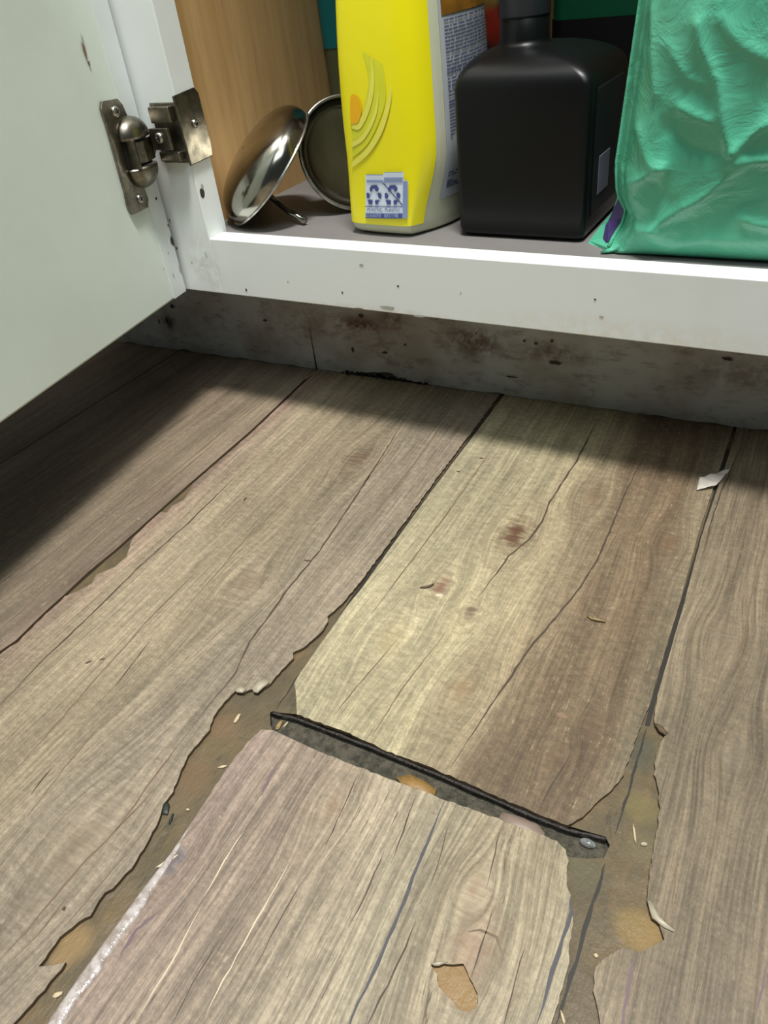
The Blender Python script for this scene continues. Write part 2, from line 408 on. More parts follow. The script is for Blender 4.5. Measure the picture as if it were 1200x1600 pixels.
def plank(name, loop, mat, lines=(), holes=(), label=None, marks=()):
    bm = bmesh.new(); prism(bm, loop, TH, 0, 1, holes, bottom=False)
    mats = [mat, m_edge, m_crack, m_crack2, m_crackb, m_crackp, m_streak, m_brown_dirt]
    for i, (mi, wd, pts) in enumerate(lines):
        ribbon(bm, V(pts), wd, .00006, mi, seed=i)
    for i, (px, py, ru, rv, ang, mi) in enumerate(marks):
        u = Vector((math.cos(ang), math.sin(ang), 0)); q = Vector((-math.sin(ang), math.cos(ang), 0))
        blob(bm, at(px, py), u, q, ru, rv, mi, seed=i + 3, off=.00007)
    o = obj(name, bm, mats, floor)
    if label: o['label'] = label
    return o
off = Vector((.0007, 0, 0))
A0 = at(0, 725); B0 = at(200, 598); d0 = (B0 - A0).normalized()
s0 = lambda yy: A0 + d0 * ((yy - A0.y) / d0.y)
d1 = (at(487, 582) - at(0, 1017)).normalized(); s1 = lambda yy: at(487, 582) + d1 * ((yy - at(487, 582).y) / d1.y)
d2 = (at(780, 623) - at(560, 918)).normalized(); s2 = lambda yy: at(780, 623) + d2 * ((yy - at(780, 623).y) / d2.y)
d3 = (at(1143, 683) - at(1024, 1083)).normalized(); s3 = lambda yy: at(1143, 683) + d3 * ((yy - at(1143, 683).y) / d3.y)
g = .0005
X = Vector((1, 0, 0))
YE = .100            # planks stop under the toe kick
plank('floor_plank', [s0(YE) - X * (.16), s0(YE) - X * g, s0(YF) - X * g, s0(YF) - X * .16], m_w0, label='plank almost hidden behind the cabinet door')
plank('floor_plank', [s0(YE) + X * g, s1(YE) - X * g] + jag(V(E1), amp=.00008) + [s1(YF) - X * g, s0(YF) + X * g], m_w1,
      lines=[(3, .0010, [(370, 664), (300, 722), (230, 782), (190, 805), (130, 862), (60, 930), (0, 985)]),
             (3, .0007, [(440, 600), (350, 672), (260, 748), (180, 800)]), (3, .0006, [(150, 880), (90, 930), (20, 985)]),
             (3, .0006, [(120, 620), (60, 660), (10, 690)])], label='greyish brown plank under the shade of the door')
plank('floor_plank', [s1(YE) + X * g] + jag([s1(.05) + X * g] + V(e1r), amp=.0004, seed=2) + [s1(YF) + X * g, s2(YF) - X * .03] + [at(-30, 1660)] + list(reversed(jag([s2(YE) - X * g * 1.5] + V(e2l), step=.002, amp=.0004, seed=5))), m_w2,
      lines=[(2, .0009, [(378, 735), (292, 819), (217, 886), (146, 957), (62, 1036), (0, 1102)]),
             (2, .0010, [(632, 655), (600, 708), (560, 770), (500, 860), (450, 920), (420, 963), (390, 1003), (367, 1053), (323, 1107), (283, 1160)]),
             (3, .0008, [(283, 1160), (240, 1215), (180, 1300)]),
             (2, .0006, [(237, 998), (205, 1040), (179, 1073)]), (3, .0008, [(250, 1225), (179, 1300), (125, 1354), (42, 1454), (0, 1500)]),
             (2, .0007, [(80, 1200), (62, 1222), (48, 1242)]), (3, .0007, [(330, 870), (240, 960), (150, 1060), (90, 1130), (0, 1230)]),
             (3, .0006, [(420, 800), (360, 870), (310, 930)]), (3, .0006, [(20, 1500), (60, 1460), (110, 1395)]),
             (3, .0006, [(620, 690), (560, 765), (520, 810)]), (3, .0007, [(700, 650), (640, 735), (590, 800)]),
             (3, .0005, [(240, 1280), (200, 1330), (150, 1390), (100, 1450)]), (3, .0006, [(160, 1130), (100, 1200), (40, 1280)])],
      marks=[(383, 780, .0008, .0022, .2, 2), (481, 876, .0022, .0008, .3, 2), (138, 1035, .0018, .0006, .9, 2), (160, 1030, .0014, .0006, .8, 2), (100, 1420, .0009, .0009, 0, 2)],
      label='long light brown plank with a torn ragged right edge')
hole = jag(V([(673, 1507), (686, 1505), (723, 1506), (734, 1527), (747, 1552), (748, 1569), (734, 1581), (715, 1576), (699, 1556), (686, 1541), (682, 1523)]), .0015, .0003, 4, True)
plank('floor_plank', [s2(YE) + X * g * 1.5] + jag(V(e2r), amp=.00008, seed=7)[:-1] + jag(V(end3), .002, .0003, 8)[:-1] + jag(V(e3l), .004, .00008, 8) + [s3(YE) - X * g * 1.6], m_w3,
      lines=[(2, .0010, [(936, 651), (901, 720), (859, 784), (847, 815), (827, 843), (795, 869), (770, 903), (747, 933)]),
             (2, .0010, [(1008, 709), (976, 773), (955, 825), (933, 875), (907, 917), (885, 945), (859, 976), (827, 1013), (800, 1055), (773, 1093), (737, 1149), (703, 1200)]),
             (3, .0007, [(770, 700), (700, 800), (640, 880), (580, 960)]), (3, .0006, [(890, 960), (850, 1020), (800, 1090)]),
             (3, .0006, [(1085, 720), (1040, 800), (1010, 860), (980, 930)]), (2, .0006, [(890, 1180), (860, 1230), (845, 1262)]),
             (3, .0006, [(620, 1000), (560, 1070), (520, 1120)]), (3, .0006, [(700, 985), (640, 1060), (600, 1120), (580, 1155)]),
             (3, .0006, [(980, 800), (940, 880), (905, 950)]), (3, .0006, [(1060, 880), (1020, 970), (990, 1060), (960, 1140)])],
      marks=[(752, 716, .0016, .0008, .2, 2), (717, 737, .0014, .0010, .2, 2), (878, 1118, .0022, .0012, -.3, 7), (686, 930, .0018, .0012, .4, 6), (873, 1180, .0024, .0012, .3, 3)],
      label='plank with a yellowish left half and darker brown right half ending at the open gap')
plank('floor_plank', jag([at(-60, 1800)] + V(p4l), .002, .0002, 9) + jag(V(p4t)[1:], .002, .0003, 10) + [at(838, 1700), s3(YF) - X * .02, s2(YF) + X * .004], m_w4, holes=[hole],
      lines=[(4, .0011, [(694, 1251), (675, 1300), (652, 1353), (630, 1410), (607, 1467), (580, 1525), (550, 1590), (530, 1650)]),
             (4, .0013, [(890, 1400), (893, 1424), (873, 1490), (855, 1545), (840, 1600)]),
             (5, .0010, [(433, 1192), (417, 1225), (408, 1243)]), (5, .0012, [(253, 1421), (228, 1440), (213, 1453), (200, 1475), (187, 1493)]),
             (6, .0005, [(317, 1413), (290, 1462), (267, 1507), (240, 1550), (213, 1592)]), (6, .0005, [(450, 1350), (400, 1440), (350, 1530), (320, 1590)]),
             (6, .0006, [(380, 1300), (350, 1345), (320, 1400)]), (2, .0005, [(560, 1210), (535, 1265), (505, 1330)]), (2, .0005, [(650, 1240), (630, 1300), (610, 1350)]),
             (2, .0005, [(770, 1420), (752, 1480), (735, 1530)]), (2, .0006, [(650, 1440), (625, 1500), (595, 1560), (570, 1610)]), (2, .0004, [(470, 1380), (430, 1450), (400, 1510)]),
             (2, .0005, [(820, 1480), (800, 1550), (785, 1610)]), (2, .0004, [(340, 1470), (300, 1540), (270, 1600)]), (2, .0005, [(600, 1330), (570, 1400), (545, 1450)]),
             (3, .0007, [(730, 1455), (750, 1452), (775, 1465), (788, 1495)]), (2, .0004, [(700, 1290), (690, 1330), (672, 1390)]), (2, .0004, [(780, 1300), (770, 1350), (760, 1390)])],
      marks=[(262, 1345, .0007, .004, -.5, 6)],
      label='grey-beige plank below the gap with a bare tan spot')
plank('floor_plank', [s3(YE) + X * g * 1.6] + jag(V(e3r[:4]), .004, .00008, 12)[:-1] + jag(V(e3r[3:]), .002, .0003, 12) + [at(930, 1700), s3(YF) + X * g, s3(YF) + X * .16, s3(YE) + X * .16], m_w5,
      lines=[(2, .0007, [(1157, 699), (1125, 773), (1110, 820), (1104, 843), (1098, 870)]), (5, .0010, [(993, 1491), (983, 1535), (976, 1580), (972, 1620)]),
             (5, .0006, [(1200, 1500), (1192, 1540), (1180, 1590)]), (3, .0005, [(1060, 1330), (1050, 1420)]), (3, .0006, [(1180, 900), (1160, 1010), (1150, 1100)])],
      label='dull brown plank with a bitten left edge on the right')
# next planks out of frame to the sides, so the floor goes on
plank('floor_plank', [s3(YE) + X * .161, s3(YE) + X * .6, s3(YF) + X * .6, s3(YF) + X * .161], m_w1)
plank('floor_plank', [s0(YE) - X * .161, s0(YE) - X * .6, s0(YF) - X * .6, s0(YF) - X * .161], m_w2)
# brown core layer with the open gap cut into it
gap = V([(421, 1108), (464, 1112), (577, 1156), (703, 1208), (834, 1265), (888, 1286), (946, 1303), (953, 1316), (944, 1336), (915, 1337), (890, 1334), (875, 1322), (843, 1311), (694, 1257), (559, 1206), (430, 1146), (421, 1128)])
core_z = Vector((0, 0, -.0019))
bm = bmesh.new()
outer = [Vector((-.9, YE, 0)), Vector((.95, YE, 0)), Vector((.95, YF, 0)), Vector((-.9, YF, 0))]
gj = jag(gap, .003, .0002, 3, True)
prism(bm, [p + core_z for p in outer], Vector((0, 0, -.003)), 0, 1, [[p + core_z for p in gj]], bottom=False)
obj('exposed_core', bm, [m_core, m_gapwall], floor, label='brown core laid bare where the plank edges are broken')
bm = bmesh.new(); prism(bm, [p + Vector((0, 0, -.0050)) for p in outer], Vector((0, 0, -.003)), 0, 0)
obj('gap_bottom', bm, m_gapfloor, floor, label='grey wet grime at the bottom of the open gap')
# dark seam lines
bm = bmesh.new()
for pts, wd in (([s0(.06), s0(YF)], .0012), ([s1(.06), s1(YF)], .0012), ([s2(.06), at(560, 918), at(505, 1000)], .0022), ([s3(.06), at(1024, 1083), at(1012, 1130)], .0020)):
    ribbon(bm, pts, wd, -.00165, 0, taper=False, wob=.1, jit=.00005)
ribbon(bm, V([(1012, 1130), (982, 1236), (962, 1300)]), .0009, -.00170, 0, wob=.4)
ribbon(bm, V([(945, 1345), (941, 1366), (920, 1430), (900, 1500), (879, 1568), (866, 1610)]), .0013, -.00168, 0, wob=.4)
ribbon(bm, V([(505, 1000), (460, 1060), (430, 1105)]), .0006, -.00170, 0, wob=.4)
obj('seam_dirt', bm, m_seam, floor, label='dark dirt line in the seams')
# tongue along the far side of the gap
bm = bmesh.new()
lipf = V([(424, 1108), (464, 1118), (577, 1161), (703, 1213), (834, 1270), (888, 1291), (948, 1305)])
P = []
for i in range(len(lipf) - 1):
    for j in range(8): P.append(lipf[i].lerp(lipf[i + 1], j / 8))
P.append(lipf[-1])
tube(bm, [p + Vector((0, -.0004, -.0022 + noise.noise(p * 400) * .0004)) for p in P], .0008, 8, radii=[.0008 * (1 + .7 * noise.noise(p * 260)) for p in P])
obj('plank_tongue', bm, simple('black_plank_tongue', (44, 38, 35), .5, var=.3, scale=250, bump=.8), floor, smooth=True, label='blackened tongue along the gap')
# curled flakes of the top layer
def flake(name, pts, z0, z1, mat, parent=floor, thick=.0005, label=None, seed=0):
    L = jag(V(pts), .0012, .00015, seed, True); c = sum(L, Vector()) / len(L)
    bm = bmesh.new(); top = [bm.verts.new(p + Vector((0, 0, z1 + noise.noise(p * 300) * .0004))) for p in L]
    bot = [bm.verts.new(p + Vector((0, 0, z1 - thick))) for p in L]
    ct = bm.verts.new(c + Vector((0, 0, z1 + thick))); cb = bm.verts.new(c + Vector((0, 0, z0)))
    n = len(L)
    for i in range(n):
        j = (i + 1) % n
        bm.faces.new([top[i], top[j], ct]); bm.faces.new([bot[j], bot[i], cb]); bm.faces.new([top[j], top[i], bot[i], bot[j]])
    return obj(name, bm, mat, parent, smooth=True, label=label)
m_pinkgrey = simple('pink_grey_laminate', (142, 124, 112), .5, var=.15, scale=300)
m_tan = simple('tan_bare_core', (148, 116, 68), .45, var=.25, scale=250, bump=.4)
m_chipw = simple('pale_laminate_edge', (172, 162, 142), .4, var=.1, scale=300)
flake('laminate_chip', [(783, 1262), (812, 1268), (838, 1280), (852, 1295), (846, 1302), (815, 1292), (790, 1284), (780, 1272)], -.0050, -.0032, m_pinkgrey, label='pink-grey chip left in the gap', seed=3)
flake('core_patch', [(617, 1207), (640, 1203), (665, 1214), (681, 1226), (676, 1240), (655, 1235), (630, 1222)], -.0050, -.0032, m_tan, label='tan lump in the gap', seed=4)
flake('curled_edge', [(393, 1077), (403, 1066), (415, 1062), (421, 1068), (403, 1084), (397, 1083)], -.0005, .0010, m_chipw, label='pale curled lip of the torn edge', seed=5)
flake('curled_edge', [(367, 1079), (378, 1074), (386, 1077), (380, 1084), (370, 1083)], -.0005, .0009, m_chipw, label='pale curled lip of the torn edge', seed=6)
flake('curled_edge', [(1011, 1408), (1017, 1409), (1026, 1430), (1042, 1445), (1055, 1455), (1052, 1458), (1038, 1451), (1019, 1436)], -.0003, .0007, m_chipw, label='pale curled lip beside the tan patch', seed=7)
flake('curled_edge', [(1022, 1131), (1032, 1134), (1044, 1146), (1040, 1150), (1030, 1144)], -.0003, .0006, m_edge, seed=8)
flake('curled_edge', [(673, 1506), (684, 1502), (700, 1504), (686, 1509), (678, 1510)], -.0003, .0005, m_chipw, seed=9)
# swollen glossy left edge of the lower plank, its glare painted pale
bm = bmesh.new()
pl = V([(301, 1283), (267, 1333), (221, 1392), (171, 1461), (128, 1520), (75, 1597), (20, 1675)]); P = []
for i in range(len(pl) - 1):
    for j in range(10): P.append(pl[i].lerp(pl[i + 1], j / 10))
rings = []
for i, p in enumerate(P):
    e = min(1, i / 25) * .0024; q = Vector((.96, .25, 0)).normalized(); r = []
    for j in range(7):
        a = j / 6 * math.pi
        r.append(p + q * (e * (1 - math.cos(a)) * (1.1 + .3 * noise.noise(p * 90))) + Vector((0, 0, math.sin(a) * e * .35 + .00005)))
    rings.append(r)
loft(bm, rings, closed=False)
s = NT('wet_edge_pale_glare'); v = s.coord(); s.bump(s.noise(v, 500, 4), .5, .0008)
obj('swollen_edge_glare', bm, s.fin(s.mix(s.step(s.noise(v, 300, 4), .35, .65), lin((188, 180, 176)), lin((150, 136, 128))), .16, 0, .6), floor, smooth=True, label='swollen edge of the lower plank with its glare painted pale')

# ================================================================== CABINET
cab = thing('base_cabinet', (.2, .3, 0), 'white base cabinet with open door showing cleaning bottles on its bottom shelf', 'cabinet')
XR, XL = .74, -.1196
CH = .87; CD = .58
bm = bmesh.new()
box(bm, (XL, 0, HB), (XS, .019, CH))                                  # left stile
box(bm, (XR - .038, 0, HB), (XR, .019, CH))
box(bm, (XS, 0, HB), (XR - .038, .0155, ZT)); box(bm, (XS, 0, CH - .04), (XR - .038, .019, CH))
rnd = random.Random(5)
ux, uz = Vector((1, 0, 0)), Vector((0, 0, 1))
def fblob(px, py, ru, rv, mi, sd, y=0.0):
    blob(bm, at(px, py, 1, y), uz, ux, rv, ru, mi, sd, off=-.0002)
for i, (px, py, ru, rv, mi) in enumerate([(565, 414, .0016, .0006, 3), (622, 447, .0008, .0006, 1), (535, 457, .0006, .0007, 1), (385, 453, .0007, .0012, 1), (606, 480, .006, .0009, 3), (560, 482, .003, .0005, 2),
        (655, 494, .004, .0006, 3), (930, 468, .0008, .0005, 1), (322, 398, .0004, .0022, 3), (450, 440, .0006, .0006, 3), (940, 495, .0012, .0005, 3), (720, 458, .0005, .0005, 3), (300, 410, .0006, .0006, 3)]):
    fblob(px, py, ru, rv, mi, i)
hc = at(316, 302, 0, XS); blob(bm, hc, Vector((0, 1, 0)), uz, .0021, .0032, 1, 2, rough=.1)  # dark disc paints the shade inside a small hole
hc = at(316, 292, 0, XS); blob(bm, hc, Vector((0, 1, 0)), uz, .0012, .0018, 3, 3, rough=.1)
obj('face_frame', bm, [m_white, m_dirt_hole, m_brown_dirt, m_faint], cab, bevel=.0006)
bm = bmesh.new(); box(bm, (XL + .003, .0192, .09), (XL + .018, CD, CH))
obj('side_panel', bm, m_maple, cab)
bm = bmesh.new(); box(bm, (XR - .018, .0192, .09), (XR - .003, CD, CH))
obj('side_panel', bm, m_maple, cab)
bm = bmesh.new(); box(bm, (XL + .018, .0157, ZT - .013), (XR - .018, CD - .006, ZT - .0008))
obj('shelf_bottom', bm, m_shelf, cab)
bm = bmesh.new(); box(bm, (XL + .018, CD - .006, ZT - .013), (XR - .018, CD, CH))
obj('back_panel', bm, m_back, cab)
# toe kick: follows the slightly skewed floor line
T0 = at(190, 535); T1 = at(1150, 668); td = (T1 - T0).normalized()
tk = lambda x: T0 + td * ((x - T0.x) / td.x)
bm = bmesh.new(); n = 260; top = []; rings = []
for i in range(n + 1):
    x = XL - .35 + i * (1.35 / n); p = tk(x); wob = noise.noise(Vector((x * 25, 3, 0))) * .0008
    low = .0004 + max(0, noise.noise(Vector((x * 60, 1, 5)))) * .0022
    cx = at(605, 600).x
    low += .0055 * math.exp(-((x - cx + .01) / .022) ** 4) * (.6 + .8 * abs(noise.noise(Vector((x * 220, 9, 1)))))
    rings.append([Vector((x, p.y + wob, low)), Vector((x, p.y + wob * .5, HB + .006)), Vector((x, p.y + .012, HB + .006)), Vector((x, p.y + .012, low))])
loft(bm, rings)
px0 = at(492, 560, 1, tk(-.07).y)
for i, (px, py, ru, rv, mi) in enumerate([(262, 500, .0010, .0032, 0), (250, 502, .0008, .0026, 0), (270, 478, .0022, .0016, 0), (565, 493, .0022, .0016, 1), (552, 545, .0012, .0022, 1), (602, 550, .002, .0010, 1),
        (820, 532, .0010, .0008, 1), (838, 536, .0014, .0009, 1), (863, 532, .0012, .001, 1), (868, 566, .005, .0012, 1), (1137, 560, .003, .001, 1), (634, 538, .001, .001, 1), (745, 520, .0006, .0008, 1), (800, 588, .005, .0006, 1), (415, 500, .002, .0008, 1)]):
    x = at(px, py, 1, .07).x; c = at(px, py, 1, tk(x).y)
    blob(bm, c, uz, ux, rv, ru, 1 + mi, i, off=-.0011)
obj('toe_kick', bm, [m_toe, m_black, simple('dark_red_brown_stain', (70, 44, 34), .7, var=.3)], cab)
bm = bmesh.new()
tube(bm, [px0 + Vector((0, -.0003, dz)) for dz in (.028, .018, .009, .0, -.012)], .0004, 6, radii=[.0001, .0002, .0003, .0004, .0006])
obj('joint_line', bm, m_black, cab, label='dark joint in the toe kick')
# black crud at the foot of the toe kick
bm = bmesh.new(); rnd = random.Random(11)
L = []
for px, py in ((538, 585), (550, 587), (556, 583), (566, 581), (574, 588), (583, 589), (590, 584), (602, 591), (613, 590), (620, 598), (634, 596), (643, 603), (652, 601), (664, 609), (650, 612), (600, 606), (548, 593)):
    x = at(px, py, 1, .072).x; p_ = at(px, py, 1, tk(x).y - .0006); L.append(Vector((p_.x, p_.y, max(p_.z, .0003))))
prism(bm, L, Vector((0, .002, 0)), 0, 0)
for i in range(60):
    t = rnd.random(); px = 538 + 125 * t; b = at(px, 578 + t * 30, 2, 0); p = Vector((b.x, tk(b.x).y - rnd.uniform(.0, .0022), .0003))
    r = rnd.uniform(.0004, .0012)
    bmesh.ops.create_icosphere(bm, subdivisions=1, radius=r, matrix=Matrix.Translation(p + Vector((0, 0, rnd.uniform(0, .0028)))) @ Matrix.Diagonal((1.4, 1, .9, 1)))
props(obj('black_crud', bm, m_black, cab), kind='stuff')
bm = bmesh.new(); box(bm, (XL - .45, CD - .006, 0), (XR + .2, CD + .012, HB))
# ---- door, opened about eighty degrees
DA = Vector((-.1134, -.0030, 0)); DE = Vector((.1647, -.9863, 0)); DN = Vector((.9863, .1647, 0))
DM = Matrix((DE, DN, Vector((0, 0, 1)))).transposed().to_4x4(); DM.translation = DA       # u along door, v out of its inner face, z up
bm = bmesh.new(); box(bm, (0, -.019, HB), (.40, 0, CH - .02), mat=DM)
def dpt(px, py):
    d = ray(px, py); t = (DA - CAM).dot(DN) / d.dot(DN); return CAM + d * t
DU = Vector((0, 0, 1))
for i, (px, py, ru, rv, mi) in enumerate([(131, 80, .0010, .0040, 1), (138, 100, .0009, .0016, 1), (128, 62, .0007, .003, 2),
        (265, 345, .0010, .0016, 3), (268, 376, .0016, .0030, 3), (275, 388, .001, .001, 3), (243, 310, .001, .0008, 3), (262, 352, .0008, .001, 1), (270, 430, .0006, .002, 2), (255, 420, .0004, .001, 2), (262, 395, .0004, .0006, 1), (280, 420, .0007, .003, 2)]):
    blob(bm, dpt(px, py) + DN * .0005, DE, DU, ru, rv, mi, i + 20, off=-.0001)
door = obj('cabinet_door', bm, [m_door, m_brown_dirt, m_faint, m_dirt_hole], cab, bevel=.0015)
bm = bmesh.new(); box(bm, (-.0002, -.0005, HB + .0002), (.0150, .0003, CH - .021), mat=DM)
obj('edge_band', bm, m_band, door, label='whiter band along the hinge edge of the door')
# ---- hinge
def metal(name, rgb, rough, bumpy=.3):
    s = NT(name); v = s.coord(); n = s.noise(v, 160, 5, .65)
    s.bump(n, bumpy, .0006)
    return s.fin(s.mix(s.step(n, .3, .7), lin(rgb), lin(tuple(q * .72 for q in rgb))), s.math('MULTIPLY_ADD', n, .25, rough), 1, .5)
m_nickel = metal('tarnished_nickel', (150, 144, 130), .22)
m_screw = metal('bright_screw', (215, 212, 204), .18, .1)
s = NT('stainless_steel'); v = s.coord()
n = s.noise(s.mapping(v, (30, 30, 12)), 1, 3, .5); s.bump(n, .25, .002)
m_steel = s.fin(s.mix(s.step(n, .3, .7), lin((176, 174, 164)), lin((140, 136, 124))), .17, 1, .5)
hinge = bpy.data.objects.new('hinge', None); COL.objects.link(hinge); hinge.location = DM @ Vector((.02, 0, .19))
bpy.context.view_layer.update(); hinge.parent = cab; hinge.matrix_parent_inverse = cab.matrix_world.inverted()
def D(u, z, h=0): return DM @ Vector((u, h, z))
bm = bmesh.new()
def dplate(poly, h0, h1, mi=0):
    prism(bm, [D(u, z, h1) for u, z in poly], -DN * (h1 - h0), mi, mi)
dplate([(.0355, .216), (.035, .208), (.0362, .17), (.0375, .162), (.0345, .1555), (.0180, .1555), (.0155, .160), (.0165, .170), (.0120, .172), (.0060, .178), (.0050, .203), (.0130, .207), (.0150, .215), (.0180, .2185), (.0330, .2195)], .0004, .0024)
obj('door_plate', bm, m_nickel, hinge, bevel=.0005)
# cup housing: two domed cheeks; a near-black block between them paints the slot's shade
bm = bmesh.new()
def cheek(z0, z1, lean):
    rings = []
    for i in range(9):
        a = i / 8; z = z0 + (z1 - z0) * a; k = math.sqrt(max(.02, 1 - abs(a if lean > 0 else 1 - a) ** 2.2))
        r = []
        for j in range(13):
            b = j / 12 * math.pi
            r.append(D(.0150 + .0135 * k * math.cos(b), z, .0022 + .0098 * k * math.sin(b)))
        rings.append(r)
    loft(bm, rings, closed=True)
cheek(.1965, .2085, 1); cheek(.1670, .1800, -1)
obj('cup_housing', bm, m_nickel, hinge, smooth=True)
bm = bmesh.new(); box(bm, (.0035, .0008, .1795), (.0270, .0042, .1970), mat=DM)
obj('cup_slot_shade', bm, simple('painted_slot_shade', (26, 25, 22), .5), hinge, label='slot in the hinge cup with its shade painted black')
bm = bmesh.new(); box(bm, (.0230, .002, .1800), (.0255, .0100, .1965), mat=DM); obj('cup_wall', bm, m_nickel, hinge, bevel=.0004)
# arm from cup to frame bracket
bm = bmesh.new()
A1 = D(.010, .188, .006); A2 = Vector((XS - .016, -.0085, .1935)); A3 = Vector((XS - .004, -.0085, .1935))
def strap(pts, wz, th):
    rings = []
    for i, p in enumerate(pts):
        t = (pts[min(i + 1, len(pts) - 1)] - pts[max(i - 1, 0)]).normalized(); q = t.cross(uz).normalized()
        rings.append([p + q * th + uz * wz, p - q * th + uz * wz, p - q * th - uz * wz, p + q * th - uz * wz])
    loft(bm, rings)
strap([D(.022, .188, .003), D(.014, .188, .008), D(.006, .189, .009), A2 + Vector((-.003, 0, 0)), A2, A3], .0062, .0012)
obj('hinge_arm', bm, m_nickel, hinge, bevel=.0004)
bm = bmesh.new()
box(bm, (XS - .0215, -.0018, .178), (XS + .0018, -.0002, .2125)); box(bm, (XS - .0190, -.0065, .2020), (XS - .002, -.0018, .2110)); box(bm, (XS - .0190, -.0065, .1800), (XS - .002, -.0018, .1855))
obj('frame_bracket', bm, m_nickel, hinge, bevel=.0007)
bm = bmesh.new()
prism(bm, [Vector((XS + .0002, y, z)) for y, z in ((-.003, .216), (.0165, .2175), (.0195, .214), (.0205, .182), (.0195, .1775), (-.002, .1765))], Vector((.0017, 0, 0)), 0, 0)
obj('side_plate', bm, m_nickel, hinge, bevel=.0005)
def screw(p, nrm, r=.0032):
    b = bmesh.new(); M = frame(p, nrm)
    lathe(b, [(0, 0), (r, 0), (r, .0006), (r * .8, .0014), (r * .35, .0018), (r * .3, .0009), (0, .0009)], M, 20)
    for a in (0, 1):
        Q = M @ Matrix.Rotation(a * math.pi / 2 + .4, 4, 'Z'); box(b, (-r * .6, -.0003, .0012), (r * .6, .0003, .0018), 1, Q)
    obj('screw', b, [m_screw, m_black], hinge, smooth=True)
screw(D(.024, .2125, .0024), DN); screw(D(.0245, .1625, .0024), DN, .0028)
screw(Vector((XS - .0115, -.0098, .1945)), (0, -1, 0)); screw(Vector((XS + .0019, .010, .1985)), (1, 0, 0), .0026)

# ---- countertop above (outside the frame, shades the front)
ct = bmesh.new(); box(ct, (XL - .3, -.028, CH + .0005), (XR + .2, CD + .01, CH + .035))
props(obj('countertop', ct, simple('pale_countertop', (190, 186, 176), .3)), 'pale countertop lying over the white base cabinet', 'countertop')

# ================================================================== STEEL BOWLS
def bowl(name, c, zdir, R, depth, label, xdir=None):
    """open side looks along zdir"""
    M = frame(c, zdir, xdir); t = thing(name, Vector(c), label, 'bowl')
    prof = []; n = 14
    for i in range(n + 1):
        a = i / n; prof.append((R * math.sin(a * math.pi / 2) ** .9, -depth * math.cos(a * math.pi / 2) ** .8))
    out = [(r * 1.0 + .0008, h - .0008) for r, h in prof]
    bm = bmesh.new(); lathe(bm, prof, M, 56); lathe(bm, out, M, 56)
    obj('bowl_body', bm, m_steel, t, smooth=True)
    bm = bmesh.new(); rings = []
    for k in range(56):
        a = 2 * math.pi * k / 56; d = Vector((math.cos(a), math.sin(a), 0)); r = []
        for j in range(8):
            b = 2 * math.pi * j / 8; r.append(M @ (d * (R + .001 + .0013 * math.cos(b)) + Vector((0, 0, .0010 * math.sin(b)))))
        rings.append(r)
    rings.append(rings[0]); loft(bm, rings, cap=False)
    obj('rolled_rim', bm, m_screw, t, smooth=True)
    return t
b1 = Vector((-.0170, .088, .1640))
_lo = Vector((-.0810, .0300, ZT + .0008)); _hi = at(474, 174, 1, .083); b2 = (_lo + _hi) / 2; _m = (_hi - _lo).normalized()
_n = Vector((-.56, -.62, .38)); _n = (_n - _m * _n.dot(_m)).normalized()
bowl('steel_bowl', b1, (.76, -.50, .40), .0355, .018, 'stainless steel bowl standing on edge, its hollow side facing the yellow bottle')
bowl('steel_bowl', b2, -_n, (_hi - _lo).length / 2 - .001, .021, 'stainless steel bowl leaning with its rounded back towards the door hinge')
bm = bmesh.new(); a = at(425, 312, 1, .045); tube(bm, [at(420, 305, 1, .05), at(436, 318, 1, .047), at(452, 331, 1, .044), Vector((at(478, 350, 1, .04).x, .04, ZT + .0022))], .002, 10)
props(obj('steel_rod', bm, m_steel, smooth=True), 'short steel rod lying between the two steel bowls', 'rod')

# ================================================================== YELLOW BOTTLE
m_pale = simple('pale_translucent_plastic', (206, 208, 182), .35, var=.03)
m_pale.node_tree.nodes['Principled BSDF'].inputs['Subsurface Weight'].default_value = .15
m_pale.node_tree.nodes['Principled BSDF'].inputs['Subsurface Radius'].default_value = (.01, .01, .008)
m_yel = simple('yellow_label', (240, 228, 18), .32, var=.02, spec=.5)
yb = thing('yellow_bottle', (.045, .075, ZT), 'yellow plastic cleaner bottle with a recycling label, standing left of the black jug', 'bottle')
mid = [(.0160, .052), (.0155, .036), (.0200, .0295), (.0390, .0275), (.0600, .0290), (.0700, .0350), (.0765, .0480), (.0785, .0660), (.0785, .0900), (.0740, .1150), (.0630, .1330), (.0500, .1380), (.0280, .1330), (.0165, .1150), (.0155, .0820)]
base = [(.0120, .052), (.0125, .036), (.0175, .0300), (.0380, .0280), (.0540, .0280), (.0590, .0310), (.0680, .0460), (.0735, .0640), (.0750, .0900), (.0710, .1120), (.0600, .1280), (.0480, .1320), (.0300, .1280), (.0145, .1120), (.0120, .0820)]
NS = 120
def ysec(z, offs=0, inset=0):
    t = min(1, max(0, (z - ZT) / .05)); t = t * t * (3 - 2 * t)
    pts = [(a[0] * (1 - t) + b[0] * t, a[1] * (1 - t) + b[1] * t) for a, b in zip(base, mid)]
    up = max(0, (z - ZT - .045) / .12)
    sp = spline(pts, NS); c = Vector((.047, .078)); out = []
    for i, p in enumerate(sp):
        q = c + (p - c) * (1 - inset - min(up, 1.4) ** 2 * .20)
        tg = (sp[(i + 1) % NS] - sp[i - 1]).normalized(); nn = Vector((tg.y, -tg.x))
        if nn.dot(p - c) < 0: nn = -nn
        q = q + nn * offs
        out.append(Vector((q.x, q.y, z)))
    return out
bm = bmesh.new()
